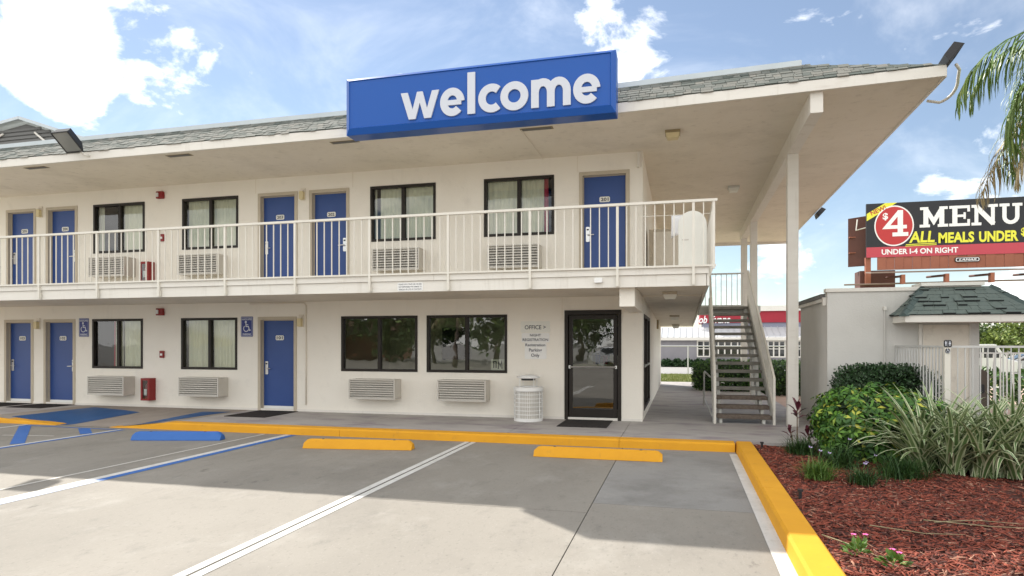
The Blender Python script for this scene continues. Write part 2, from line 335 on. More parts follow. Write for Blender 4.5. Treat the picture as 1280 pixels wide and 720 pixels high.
class MB:
    def __init__(s):
        s.v = []; s.f = []; s.m = []; s.mats = []
    def mi(s, m):
        m = M[m]
        if m not in s.mats: s.mats.append(m)
        return s.mats.index(m)
    def add(s, vs, fs, m):
        k = len(s.v); i = s.mi(m)
        s.v.extend([tuple(p) for p in vs])
        for f in fs:
            s.f.append([k + j for j in f]); s.m.append(i)
        return s
    def box(s, x0, x1, y0, y1, z0, z1, m):
        vs = [(x0, y0, z0), (x1, y0, z0), (x1, y1, z0), (x0, y1, z0), (x0, y0, z1), (x1, y0, z1), (x1, y1, z1), (x0, y1, z1)]
        return s.add(vs, [(0, 3, 2, 1), (4, 5, 6, 7), (0, 1, 5, 4), (1, 2, 6, 5), (2, 3, 7, 6), (3, 0, 4, 7)], m)
    def cbox(s, x0, x1, y0, y1, z0, z1, m, c=0.01):
        """box whose four edges along z-top and vertical sides are chamfered: an octagon prism in xz"""
        pr = [(x0 + c, z0), (x1 - c, z0), (x1, z0 + c), (x1, z1 - c), (x1 - c, z1), (x0 + c, z1), (x0, z1 - c), (x0, z0 + c)]
        return s.prism([(p[0], p[1]) for p in pr], 'y', y0, y1, m)
    def prism(s, poly, axis, a, b, m):
        n = len(poly)
        def P(p, t):
            if axis == 'y': return (p[0], t, p[1])
            if axis == 'x': return (t, p[0], p[1])
            return (p[0], p[1], t)
        vs = [P(p, a) for p in poly] + [P(p, b) for p in poly]
        fs = [tuple(range(n)), tuple(range(2 * n - 1, n - 1, -1))]
        fs += [(i, n + i, n + (i + 1) % n, (i + 1) % n) for i in range(n)]
        return s.add(vs, fs, m)
    def quad(s, a, b, c, d, m):
        return s.add([a, b, c, d], [(0, 1, 2, 3)], m)
    def tube(s, pts, r, m, n=8, r2=None, cap=True):
        pts = [Vector(p) for p in pts]; k = len(pts)
        rs = [r + ((r2 if r2 is not None else r) - r) * i / max(1, k - 1) for i in range(k)] if not isinstance(r, (list, tuple)) else list(r)
        vs = []; t0 = (pts[1] - pts[0]).normalized()
        u = t0.orthogonal().normalized()
        for i, p in enumerate(pts):
            t = (pts[min(i + 1, k - 1)] - pts[max(i - 1, 0)]).normalized()
            u = (u - t * u.dot(t)); u = u.normalized() if u.length > 1e-6 else t.orthogonal().normalized()
            w = t.cross(u)
            for j in range(n):
                a = 2 * math.pi * j / n
                vs.append(p + (u * math.cos(a) + w * math.sin(a)) * rs[i])
        fs = [(i * n + j, i * n + (j + 1) % n, (i + 1) * n + (j + 1) % n, (i + 1) * n + j) for i in range(k - 1) for j in range(n)]
        if cap: fs += [tuple(range(n - 1, -1, -1)), tuple(range((k - 1) * n, k * n))]
        return s.add(vs, fs, m)
    def lathe(s, prof, c, m, n=32):
        vs = []; k = len(prof)
        for (r, z) in prof:
            for j in range(n):
                a = 2 * math.pi * j / n
                vs.append((c[0] + r * math.cos(a), c[1] + r * math.sin(a), c[2] + z))
        fs = [(i * n + j, i * n + (j + 1) % n, (i + 1) * n + (j + 1) % n, (i + 1) * n + j) for i in range(k - 1) for j in range(n)]
        return s.add(vs, fs, m)
    def build(s, name, parent=None, smooth=False, bevel=0.0, base=None, label=None, cat=None, group=None, kind=None):
        off = wp(parent) if parent else Vector(base or (0, 0, 0))
        me = bpy.data.meshes.new(name)
        me.from_pydata([(x - off.x, y - off.y, z - off.z) for x, y, z in s.v], [], s.f)
        for m in s.mats: me.materials.append(m)
        if len(s.mats) > 1: me.polygons.foreach_set('material_index', s.m)
        bm = bmesh.new(); bm.from_mesh(me)
        if not all(m.name.endswith('_glass') for m in s.mats): bmesh.ops.recalc_face_normals(bm, faces=bm.faces)
        if bevel > 0:
            es = [e for e in bm.edges if len(e.link_faces) == 2 and e.calc_face_angle(0) > 0.6]
            bmesh.ops.bevel(bm, geom=es, offset=bevel, segments=2, profile=0.6, affect='EDGES', clamp_overlap=True)
        bm.to_mesh(me); bm.free()
        if smooth: me.polygons.foreach_set('use_smooth', [True] * len(me.polygons))
        o = bpy.data.objects.new(name, me)
        col.objects.link(o)
        if parent:
            o.parent = parent; WPOS[o.name] = off
        else:
            o.location = off; WPOS[o.name] = off
        return settags(o, label, cat, group, kind)

def instance(o, name, parent, delta):
    c = o.copy(); c.name = name
    col.objects.link(c); c.parent = parent
    c.location = Vector(o.location) + Vector(delta)
    WPOS[c.name] = wp(o)
    return c

# flat lettering: text curves turned into mesh data, placed on a plane
TXT = {}
def text_data(s, bold=0.0, shear=0.0):
    key = (s, bold, shear)
    if key in TXT: return TXT[key]
    cu = bpy.data.curves.new('t', 'FONT'); cu.body = s; cu.offset = bold; cu.shear = shear
    cu.resolution_u = 3; cu.space_line = 1.0
    ob = bpy.data.objects.new('t', cu); col.objects.link(ob)
    dg = bpy.context.evaluated_depsgraph_get()
    me = bpy.data.meshes.new_from_object(ob.evaluated_get(dg))
    vs = [(v.co.x, v.co.y) for v in me.vertices]; fs = [tuple(p.vertices) for p in me.polygons]
    bpy.data.objects.remove(ob); bpy.data.curves.remove(cu); bpy.data.meshes.remove(me)
    TXT[key] = (vs, fs)
    return TXT[key]
def put_text(mb, s, x0, x1, z0, z1, y, m, bold=0.0, shear=0.0, thick=0.0):
    """letters of s stretched to fill x0..x1, z0..z1 on the plane y (facing -y)"""
    vs, fs = text_data(s, bold, shear)
    xs = [v[0] for v in vs]; zs = [v[1] for v in vs]
    sx = (x1 - x0) / (max(xs) - min(xs)); sz = (z1 - z0) / (max(zs) - min(zs))
    pts = [(x0 + (a - min(xs)) * sx, y, z0 + (b - min(zs)) * sz) for a, b in vs]
    mb.add(pts, fs, m)
def ribbon(pts, w, closed=False):
    """2-D stroke -> list of quads (in xz)"""
    P = [np.array(p, float) for p in pts]; n = len(P)
    L = []; Rr = []
    for i in range(n):
        a = P[(i - 1) % n] if (closed or i > 0) else None
        b = P[(i + 1) % n] if (closed or i < n - 1) else None
        d1 = (P[i] - a) / np.linalg.norm(P[i] - a) if a is not None else None
        d2 = (b - P[i]) / np.linalg.norm(b - P[i]) if b is not None else None
        if d1 is None: d1 = d2
        if d2 is None: d2 = d1
        n1 = np.array([-d1[1], d1[0]]); n2 = np.array([-d2[1], d2[0]])
        nn = n1 + n2; nn = nn / max(1e-6, np.linalg.norm(nn))
        k = 1.0 / max(0.35, float(nn @ n1))
        L.append(P[i] + nn * w / 2 * k); Rr.append(P[i] - nn * w / 2 * k)
    return L, Rr
def stroke(mb, pts, w, y0, y1, m, closed=False):
    """solid stroke in the xz plane between y0 (front) and y1 (back)"""
    L, Rr = ribbon(pts, w, closed); n = len(L)
    vs = []
    for y in (y0, y1):
        vs += [(p[0], y, p[1]) for p in L] + [(p[0], y, p[1]) for p in Rr]
    fs = []
    rngn = n if closed else n - 1
    for i in range(rngn):
        j = (i + 1) % n
        fs += [(i, n + i, n + j, j), (2 * n + i, 2 * n + j, 3 * n + j, 3 * n + i), (i, j, 2 * n + j, 2 * n + i), (n + i, 3 * n + i, 3 * n + j, n + j)]
    if not closed:
        fs += [(0, 2 * n, 3 * n, n), (n - 1, 2 * n - 1, 4 * n - 1, 3 * n - 1)]
    mb.add(vs, fs, m)
def arc(cx, cz, rx, rz, a0, a1, n=24):
    return [(cx + rx * math.cos(R(a0 + (a1 - a0) * i / n)), cz + rz * math.sin(R(a0 + (a1 - a0) * i / n))) for i in range(n + 1)]

# leaf helpers -------------------------------------------------------
def unit(a): return a / np.maximum(1e-9, np.linalg.norm(a, axis=-1, keepdims=True))
def leaves(name, base, d, nrm, L, W, m, parent, kind=None, fold=0.12, label=None, basepos=None, cat=None, group=None):
    """one folded four-triangle leaf per row"""
    n = len(base); d = unit(d); s = unit(np.cross(d, nrm)); u = np.cross(s, d)
    L = np.broadcast_to(np.asarray(L, float), (n,))[:, None]; W = np.broadcast_to(np.asarray(W, float), (n,))[:, None]
    off = np.array(wp(parent)) if parent else np.array(basepos or (0, 0, 0))
    base = base - off
    mid = base + d * L * 0.5
    V = np.stack([base, mid + s * W * 0.5 + u * W * fold, base + d * L - u * L * 0.08, mid - s * W * 0.5 + u * W * fold, mid - u * W * fold * 0.4], 1).reshape(-1, 3)
    k = (np.arange(n) * 5)[:, None]
    F = np.concatenate([k + np.array([0, 4, 1]), k + np.array([1, 4, 2]), k + np.array([2, 4, 3]), k + np.array([3, 4, 0])], 1).reshape(-1, 3)
    return rawmesh(name, V, F, [m], None, parent, off, kind, label, cat, group)
def rawmesh(name, V, F, mats, mi, parent, off, kind=None, label=None, cat=None, group=None, smooth=False):
    me = bpy.data.meshes.new(name)
    nv, nf, k = len(V), len(F), F.shape[1]
    me.vertices.add(nv); me.vertices.foreach_set('co', np.ascontiguousarray(V, dtype=np.float32).ravel())
    me.loops.add(nf * k); me.loops.foreach_set('vertex_index', np.ascontiguousarray(F, dtype=np.int32).ravel())
    me.polygons.add(nf)
    me.polygons.foreach_set('loop_start', np.arange(0, nf * k, k, dtype=np.int32))
    for m in mats: me.materials.append(M[m])
    if mi is not None: me.polygons.foreach_set('material_index', np.asarray(mi, dtype=np.int32))
    if smooth: me.polygons.foreach_set('use_smooth', np.ones(nf, dtype=bool))
    me.update(calc_edges=True); me.validate()
    o = bpy.data.objects.new(name, me); col.objects.link(o)
    if parent: o.parent = parent; WPOS[o.name] = wp(parent)
    else: o.location = off; WPOS[o.name] = Vector(off)
    return settags(o, label, cat, group, kind)
def straps(name, base, az, elev, L, W, droop, m, parent, seg=6, edge=None, kind=None):
    """arching strap leaves; with edge, each has cream margins"""
    n = len(base); base = base - np.array(wp(parent))
    L = np.broadcast_to(np.asarray(L, float), (n,)); W = np.broadcast_to(np.asarray(W, float), (n,))
    elev = np.broadcast_to(np.asarray(elev, float), (n,)); droop = np.broadcast_to(np.asarray(droop, float), (n,))
    hd = np.stack([np.cos(az), np.sin(az), np.zeros(n)], 1)
    sd = np.stack([-np.sin(az), np.cos(az), np.zeros(n)], 1)
    p = base.copy(); rows = []
    cuts = (-1, -0.55, 0.55, 1) if edge else (-1, 0, 1)
    for i in range(seg + 1):
        t = i / seg
        w = W * (1 - t ** 2.2) * (0.55 + 0.9 * min(t * 2.5, 0.5)) + 0.0008
        e = elev - droop * t ** 1.3
        up = np.stack([-np.cos(az) * np.sin(e), -np.sin(az) * np.sin(e), np.cos(e)], 1)
        rows.append(np.stack([p + sd * (w * c)[:, None] * 0.5 + up * (abs(c) * w * 0.18)[:, None] for c in cuts], 1))
        p = p + (hd * np.cos(e)[:, None] + np.array([0, 0, 1.0]) * np.sin(e)[:, None]) * (L / seg)[:, None]
    V = np.stack(rows, 1)  # n, seg+1, c, 3
    c = len(cuts); V = V.reshape(-1, 3)
    F = []; MI = []
    for i in range(seg):
        for j in range(c - 1):
            F.append([i * c + j, i * c + j + 1, (i + 1) * c + j + 1, (i + 1) * c + j])
            MI.append(1 if (edge and j != 1) else 0)
    F = np.array(F)[None] + (np.arange(n) * (seg + 1) * c)[:, None, None]
    return rawmesh(name, V, F.reshape(-1, 4), [m] + ([edge] if edge else []), np.tile(MI, n), parent, None, kind, smooth=True)
def sphere_dirs(n):
    v = rng.normal(size=(n, 3)); return unit(v)

# ================================================================== SETTING
LOT = -0.13
def ground_z(y):
    return -0.17 - 0.0235 * max(0.0, min(y, 95) - 11)
mb = MB()
ys = [-400, -120, -60, -20, 11, 30, 60, 95, 200, 500, 1500, 3000]
xs = [-2500, -600, -150, -40, 0, 40, 150, 600, 2500]
vs = [(x, y, ground_z(y)) for y in ys for x in xs]
nx = len(xs)
mb.add(vs, [(j * nx + i, j * nx + i + 1, (j + 1) * nx + i + 1, (j + 1) * nx + i) for j in range(len(ys) - 1) for i in range(nx - 1)], 'ground')
mb.build('ground', kind='structure')

# parking lot: concrete slabs cast one by one with open joints
mb = MB(); mb.box(-44, 0.83, -46, -2.4, LOT - 0.035, LOT - 0.012, 'joint')
lot = mb.build('parking_lot', kind='structure')
def lot_slab(x0, x1, y0, y1, m='concrete', g=0.005):
    b = MB(); b.box(x0 + g, x1 - g, y0 + g, y1 - g, LOT - 0.03, LOT, m)
    b.build('slab', lot)
for (xa, xb) in ((-44, -26), (-26, -14.6), (-14.6, -3.43)):
    for (ya, yb) in ((-46, -26), (-26, -13), (-13, -2.52)):
        lot_slab(xa, xb, ya, yb)
for (ya, yb) in ((-46, -26), (-26, -13), (-13, -6.6), (-6.6, -2.52)):
    lot_slab(-3.43, -0.895, ya, yb, 'concrete')
for (ya, yb) in ((-46, -26), (-26, -13), (-13, -6.2), (-6.2, -2.52)):
    lot_slab(-0.895, 0.815, ya, yb, 'concrete_new' if ya > -7 else 'concrete')

# painted markings (sheets 4 mm above the slab)
def paint(name, poly, m, dz=0.004):
    b = MB(); z = LOT + dz
    b.add([(x, y, z) for x, y in poly], [tuple(range(len(poly)))], m)
    return b.build(name, lot)
def line(x0, y0, x1, y1, w, m, dz=0.004, name='painted_line'):
    d = Vector((x1 - x0, y1 - y0)).normalized(); nn = Vector((-d.y, d.x)) * w / 2
    return paint(name, [(x0 + nn.x, y0 + nn.y), (x1 + nn.x, y1 + nn.y), (x1 - nn.x, y1 - nn.y), (x0 - nn.x, y0 - nn.y)], m, dz)
line(-3.485, -12.5, -3.485, -2.56, 0.085, 'wpaint')
line(-3.372, -12.5, -3.372, -2.56, 0.085, 'wpaint')
line(0.745, -12.5, 0.768, -2.7, 0.125, 'wpaint')
line(-7.06, -12.5, -6.915, -2.56, 0.12, 'wpaint')
line(-6.852, -6.6, -6.793, -2.56, 0.125, 'bpaint', 0.0034)
line(-6.938, -12.5, -6.853, -6.61, 0.125, 'fadedblue', 0.0034)
line(-7.50, -7.4, -7.38, -2.60, 0.055, 'oldpaint')
line(-10.60, -7.2, -10.47, -2.75, 0.085, 'wpaint')
line(-10.51, -7.2, -10.38, -2.75, 0.09, 'bpaint', 0.0034)
line(-13.05, -7.2, -12.95, -2.60, 0.09, 'wpaint')
line(-12.9, -2.70, -10.5, -2.78, 0.06, 'bpaint')
line(-12.84, -2.72, -10.62, -4.64, 0.20, 'bpaint', 0.0045)
line(-11.30, -2.78, -10.56, -3.40, 0.19, 'bpaint', 0.0045)
line(-12.92, -4.5, -10.62, -6.4, 0.20, 'bpaint', 0.0045)
line(-11.9, -3.9, -10.9, -3.75, 0.05, 'oldpaint', 0.003)

# walkway: slabs with joints; a curb ramp on the left
mb = MB(); mb.box(-22, -14.2, -2.24, 13.6, -0.16, -0.014, 'joint'); mb.box(-9.6, 2.44, -2.24, 13.6, -0.16, -0.014, 'joint')
walk = mb.build('walkway', kind='structure')
def walk_slab(x0, x1, y0, y1, g=0.004):
    b = MB(); b.box(x0 + g, x1 - g, y0 + g, y1 - g, -0.05, 0.0, 'walk'); b.build('slab', walk)
for xa, xb in ((-22, -17.5), (-17.5, -14.2), (-9.6, -5.9), (-5.9, -2.88), (-2.88, -0.95)):
    walk_slab(xa, xb, -2.25, 0.15)
walk_slab(-0.95, 2.44, -2.25, 0.3)
for ya, yb in ((0.3, 4.2), (4.2, 8.2), (8.2, 13.6)):
    walk_slab(-0.95, 2.44, ya, yb)
def sstep(t): t = max(0, min(1, t)); return t * t * (3 - 2 * t)
def ramp_z(x, y):
    fx = min(max((x + 14.0) / 1.7, 0), 1) * min(max((-9.7 - x) / 1.3, 0), 1)
    fy = min(max((-0.75 - y) / 1.55, 0), 1)
    return LOT * fx * fy
def ramp_sheet(name, x0, x1, y0, y1, m, dz, inside=None, n=28):
    b = MB(); nxx, nyy = n, n // 2; vs = []
    for j in range(nyy + 1):
        for i in range(nxx + 1):
            u, v = i / nxx, j / nyy
            if inside: x, y = inside(u, v)
            else: x, y = x0 + (x1 - x0) * u, y0 + (y1 - y0) * v
            vs.append((x, y, ramp_z(x, y) + dz))
    b.add(vs, [(j * (nxx + 1) + i, j * (nxx + 1) + i + 1, (j + 1) * (nxx + 1) + i + 1, (j + 1) * (nxx + 1) + i) for j in range(nyy) for i in range(nxx)], m)
    return b.build(name, walk)
ramp_sheet('ramp', -14.2, -9.6, -2.5, 0.15, 'brown_conc', 0.0)
def quadmap(p):
    a, b, c, d = [Vector(q) for q in p]
    return lambda u, v: tuple((a * (1 - u) + b * u) * (1 - v) + (d * (1 - u) + c * u) * v)
ramp_sheet('painted_flare', 0, 0, 0, 0, 'ramppaint', 0.004, quadmap([(-13.75, -2.3), (-12.1, -2.45), (-11.75, -0.95), (-13.6, -0.42)]))
ramp_sheet('painted_flare', 0, 0, 0, 0, 'ramppaint', 0.004, quadmap([(-10.42, -2.45), (-9.95, -2.3), (-9.72, -0.50), (-10.35, -0.62)]))

# yellow kerbs
def kerb_front(name, pts, yb, yf):
    """pts: (x, top z) along the kerb; back edge yb, front yf"""
    b = MB(); vs = []
    for x, z in pts:
        vs += [(x, yb, z), (x, yf + 0.03, z), (x, yf, z - min(0.025, (z - LOT) * 0.3)), (x, yf - 0.012, LOT + 0.001), (x, yb, LOT + 0.0)]
    n = 5
    fs = [(i * n + j, i * n + j + 1, (i + 1) * n + j + 1, (i + 1) * n + j) for i in range(len(pts) - 1) for j in range(4)]
    fs += [tuple(range(n)), tuple(range((len(pts) - 1) * n, len(pts) * n))]
    b.add(vs, fs, 'yellow')
    return b
kerb = kerb_front('kerb', [(-10.95, LOT + 0.008), (-10.3, -0.07), (-9.85, -0.02), (-9.62, 0.006), (-5.9, 0.006)], -2.245, -2.52).build('kerb', kind='structure')
kerb_front('k', [(-5.894, 0.006), (-2.89, 0.006), (-0.957, 0.006)], -2.245, -2.52).build('kerb_stone', kerb)
kerb_front('k', [(-0.951, 0.006), (0.80, 0.006)], -2.245, -2.52).build('kerb_stone', kerb)
kerb_front('k', [(-22, 0.006), (-14.18, 0.006), (-13.3, -0.05), (-12.3, LOT + 0.008)], -2.245, -2.52).build('kerb_stone', kerb)
b = MB()
pr = [(0.825, LOT - 0.03), (0.815, LOT), (0.83, -0.02), (0.85, 0.006), (1.05, 0.006), (1.07, -0.01), (1.07, LOT - 0.03)]
for ya, yb in ((-2.248, -5.61), (-5.618, -9.0), (-9.008, -14.0), (-14.008, -26)):
    q = MB(); q.prism(pr, 'y', ya, yb, 'yellow'); q.build('kerb_stone', kerb)

# planting bed with red bark mulch
mb = MB(); nxg, nyg = 60, 70; vs = []
r2 = np.random.default_rng(3)
for j in range(nyg + 1):
    for i in range(nxg + 1):
        x = 1.068 + (9.5 - 1.068) * i / nxg; y = -14 + (-0.72 + 14) * j / nyg
        z = -0.045 + 0.03 * math.sin(x * 2.1 + y) * math.cos(y * 1.3) + float(r2.normal()) * 0.008
        if x < 1.4: z = min(z, -0.03)
        vs.append((x, y, z))
fs = []
for j in range(nyg):
    for i in range(nxg):
        cx = 1.068 + (9.5 - 1.068) * (i + .5) / nxg; cy = -14 + (13.28) * (j + .5) / nyg
        if cy > -2.25 and cx < 2.45: continue
        fs.append((j * (nxg + 1) + i, j * (nxg + 1) + i + 1, (j + 1) * (nxg + 1) + i + 1, (j + 1) * (nxg + 1) + i))
mb.add(vs, fs, 'dirt'); bed = mb.build('mulch_bed', kind='structure')
def chips(n, xa, xb, ya, yb, smin, smax):
    x = rng.uniform(xa, xb, n); y = rng.uniform(ya, yb, n)
    keep = ~((y > -2.3) & (x < 2.5)); x, y = x[keep], y[keep]; n = len(x)
    z = -0.045 + 0.03 * np.sin(x * 2.1 + y) * np.cos(y * 1.3) + rng.uniform(0.0, 0.022, n)
    d = np.stack([np.cos(a := rng.uniform(0, 2 * np.pi, n)), np.sin(a), rng.normal(0, 0.22, n)], 1); d = unit(d)
    up = unit(np.stack([rng.normal(0, 0.4, n), rng.normal(0, 0.4, n), np.ones(n)], 1))
    s = unit(np.cross(d, up)); u = np.cross(s, d)
    L = rng.uniform(smin, smax, n)[:, None] * rng.choice([0.6, 1.0, 1.0, 1.5], n)[:, None]; W = rng.uniform(0.006, 0.016, n)[:, None]; T = rng.uniform(0.003, 0.007, n)[:, None]
    p = np.stack([x, y, z], 1)
    c = [p - d * L / 2 - s * W * .35, p - d * L / 2 + s * W * .35, p + s * W * .6 + u * T * .3, p + d * L / 2 + s * W * .2, p + d * L / 2 - s * W * .3, p - s * W * .5 + u * T * .3]
    top = [q + u * T for q in c]
    V = np.stack(c + top, 1).reshape(-1, 3)
    k = (np.arange(n) * 12)[:, None]
    tri = []
    f4 = [[6, 7, 8, 11], [11, 8, 9, 10], [0, 1, 7, 6], [1, 2, 8, 7], [2, 3, 9, 8], [3, 4, 10, 9], [4, 5, 11, 10], [5, 0, 6, 11]]
    F = np.concatenate([k + np.array(f) for f in f4], 1).reshape(-1, 4)
    return V, F
Vs, Fs, o_ = [], [], 0
for args in ((15000, 1.08, 3.2, -9.0, -2.3, 0.035, 0.085), (15000, 1.08, 5.5, -9.5, -2.3, 0.035, 0.085), (5000, 2.5, 8.5, -12, -0.9, 0.05, 0.10)):
    V, F = chips(*args); Vs.append(V); Fs.append(F + o_); o_ += len(V)
rawmesh('bark_mulch', np.concatenate(Vs), np.concatenate(Fs), ['chip'], None, None, (0, 0, 0), kind='stuff')
# pale dry twigs lying on the mulch
for pts in ([(1.55, -6.9, 0.0), (1.9, -7.1, 0.012), (2.2, -7.05, 0.01)], [(2.05, -6.6, 0.0), (2.5, -6.75, 0.015), (2.9, -6.7, 0.01)], [(2.1, -6.7, 0.01), (2.45, -6.55, 0.012), (2.8, -6.58, 0.01)], [(1.1, -7.3, 0.0), (1.3, -7.62, 0.008), (1.45, -8.0, 0.005)]):
    q = MB(); q.tube(pts, 0.005, 'palmdry', 5, 0.002); q.build('dry_twig', bed)

# restaurant-side lawn, road and pool deck
mb = MB()
def slope_sheet(name, x0, x1, y0, y1, m, dz, kind='structure'):
    b = MB(); n = 8
    vs = []
    for j in range(n + 1):
        y = y0 + (y1 - y0) * j / n
        vs += [(x0, y, ground_z(y) + dz), (x1, y, ground_z(y) + dz)]
    b.add(vs, [(2 * j, 2 * j + 1, 2 * j + 3, 2 * j + 2) for j in range(n)], m)
    return b.build(name, kind=kind)
slope_sheet('lawn', -60, 60, 16.0, 36.0, 'grass', 0.012)
slope_sheet('road', -120, 120, 37.0, 76.0, 'road', 0.02)
b = MB(); b.box(-40, 40, 15.55, 15.9, -0.32, -0.14, 'trim'); b.build('lawn_kerb', kind='structure')
b = MB(); b.box(2.47, 30, 3.6, 14.5, -0.2, -0.12, 'deck'); b.box(4.8, 30, -0.7, 3.596, -0.2, -0.12, 'deck'); b.build('pool_deck', kind='structure')

# lawn blades (stuff)
n = 26000
gx = rng.uniform(-6, 9, n); gy = 16.2 + rng.uniform(0, 1, n) ** 1.5 * 18
gz = -0.158 - 0.0235 * (gy - 11)
base = np.stack([gx, gy, gz], 1)
d = np.stack([rng.normal(0, 0.5, n), rng.normal(0, 0.5, n), np.ones(n)], 1)
leaves('lawn_grass', base, d, np.stack([rng.normal(size=n), rng.normal(size=n), np.zeros(n)], 1) + 1e-3, rng.uniform(0.08, 0.16, n), 0.03, 'lawnblade', None, 'stuff')

# ================================================================== MOTEL
motel = thing('motel_building', 'long two storey cream motel with blue doors, grey shingle mansard roof and upper balcony', 'motel', (-8, 0, 0))
XL, XC = -20.0, -0.725
ZT = 5.31
U_DOORS = [(-16.87, -15.89, '205', 'L'), (-15.56, -14.57, '204', 'R'), (-9.392, -8.369, '203', 'L'), (-8.071, -7.079, '202', 'R'), (-1.977, -0.977, '201', 'L')]
L_DOORS = [(-16.93, -15.975, '103', 'L'), (-15.635, -14.637, '102', 'R'), (-9.392, -8.389, '101', 'L')]
U_WIN = [(-14.075, -12.541), (-11.46, -9.918), (-6.571, -5.048), (-3.975, -2.488)]
L_WIN = [(-14.107, -12.595), (-11.489, -9.946), (-7.275, -5.463), (-5.252, -3.474)]
ZU0, ZU1, ZL1 = 2.76, 4.965, 2.137
holes = [(a, b, ZU0, ZU1) for a, b, _, _ in U_DOORS] + [(a, b, 0, ZL1) for a, b, _, _ in L_DOORS]
holes += [(a, b, 3.75, 4.955) for a, b in U_WIN] + [(a, b, 0.918, 2.13) for a, b in L_WIN] + [(-2.274, -1.138, 0, 2.20)]
def wall_grid(mb, x0, x1, z0, z1, holes, m, depth=0.16, P=lambda x, y, z: (x, y, z)):
    xs = sorted({x0, x1, *[h[0] for h in holes], *[h[1] for h in holes]})
    zs = sorted({z0, z1, *[h[2] for h in holes], *[h[3] for h in holes]})
    for i in range(len(xs) - 1):
        for j in range(len(zs) - 1):
            cx, cz = (xs[i] + xs[i + 1]) / 2, (zs[j] + zs[j + 1]) / 2
            if any(h[0] < cx < h[1] and h[2] < cz < h[3] for h in holes): continue
            for y in (0, depth):
                mb.quad(P(xs[i], y, zs[j]), P(xs[i + 1], y, zs[j]), P(xs[i + 1], y, zs[j + 1]), P(xs[i], y, zs[j + 1]), m)
    for a, b, c, d in holes:
        mb.quad(P(a, 0, c), P(a, depth, c), P(a, depth, d), P(a, 0, d), m)
        mb.quad(P(b, 0, c), P(b, depth, c), P(b, depth, d), P(b, 0, d), m)
        mb.quad(P(a, 0, d), P(b, 0, d), P(b, depth, d), P(a, depth, d), m)
        if c > 0.01: mb.quad(P(a, 0, c), P(b, 0, c), P(b, depth, c), P(a, depth, c), m)
w = MB(); wall_grid(w, XL, XC, 0.0, ZT + 0.1, holes, 'stucco'); w.build('front_wall', motel)
w = MB()
wall_grid(w, 0.002, 12.0, 0.0, ZT + 0.1, [(0.42, 2.9, 0.17, 2.13)], 'stucco', 0.16, lambda x, y, z: (XC - y, x, z))
w.build('side_wall', motel)
w = MB(); w.box(XL, XC - 0.163, 11.84, 12.0, 0, ZT + 0.1, 'stucco'); w.box(XL, XL + 0.16, 0.17, 11.83, 0, ZT + 0.1, 'stucco'); w.build('rear_wall', motel)
w = MB(); w.box(XL, XC - 0.001, -0.012, -0.001, 0.0, 0.05, 'trim'); w.build('wall_base', motel)
# expansion lines scored in the stucco
for x, z0, z1 in ((-2.02, 4.97, 5.30), (-2.33, 2.0, 2.47), (-9.46, 4.97, 5.3), (-7.0, 4.97, 5.3)):
    w = MB(); w.box(x, x + 0.012, -0.005, 0.0, z0, z1, 'soffit'); w.build('control_joint', motel)

def door(x0, x1, z0, z1, num, hinge):
    """handle side: L or R"""
    f = 0.072; rec = 0.10
    lb = MB(); lb.box(x0 + f, x1 - f, rec, rec + 0.045, z0 + 0.03, z1 - f, 'blue')
    leaf = lb.build('door', motel, bevel=0.004)
    fb = MB()
    for (a, b, c, d) in ((x0, x0 + f, z0, z1), (x1 - f, x1, z0, z1), (x0 + f, x1 - f, z1 - f, z1)):
        fb.box(a, b, -0.018, rec + 0.06, c, d, 'frame')
    # door stop
    fb.box(x0 + f, x0 + f + 0.014, rec - 0.03, rec - 0.001, z0, z1 - f, 'frame'); fb.box(x1 - f - 0.014, x1 - f, rec - 0.03, rec - 0.001, z0, z1 - f, 'frame')
    fb.box(x0 + f, x1 - f, rec - 0.03, rec - 0.001, z1 - f - 0.014, z1 - f, 'frame')
    fb.build('door_frame', leaf, bevel=0.004)
    sw = MB(); sw.box(x0 + f + 0.01, x1 - f - 0.01, rec - 0.012, rec - 0.001, z0 + 0.03, z0 + 0.10, 'white'); sw.build('door_sweep', leaf)
    th = MB(); th.box(x0 + f, x1 - f, -0.01, rec + 0.05, z0, z0 + 0.025, 'steel'); th.build('threshold', leaf)
    hx = x0 + f + 0.09 if hinge == 'L' else x1 - f - 0.09; s = 1 if hinge == 'L' else -1; hz = z0 + 0.98
    hb = MB()
    hb.cbox(hx - 0.038, hx + 0.038, rec - 0.018, rec - 0.001, hz - 0.16, hz + 0.14, 'steel', 0.012)
    hb.box(hx - 0.022, hx + 0.022, rec - 0.024, rec - 0.018, hz + 0.07, hz + 0.10, 'black')
    hb.tube([(hx, rec - 0.018, hz - 0.02), (hx, rec - 0.065, hz - 0.02), (hx + s * 0.13, rec - 0.068, hz - 0.025)], 0.011, 'steel', 8)
    hb.build('door_handle', leaf, smooth=False)
    px = (x0 + x1) / 2 + 0.0; pz = z0 + 1.66; pw = 0.105; ph = 0.055
    pb = MB(); pb.cbox(px - pw, px + pw, rec - 0.008, rec - 0.001, pz - ph, pz + ph, 'plate', 0.02)
    put_text(pb, num, px - pw * 0.74, px + pw * 0.74, pz - ph * 0.62, pz + ph * 0.62, rec - 0.0095, 'ink', 0.03)
    pb.build('number_plate', leaf)
    return leaf
for a, b, nme, h in U_DOORS: door(a, b, ZU0, ZU1, nme, h)
for a, b, nme, h in L_DOORS: door(a, b, 0.0, ZL1, nme, h)

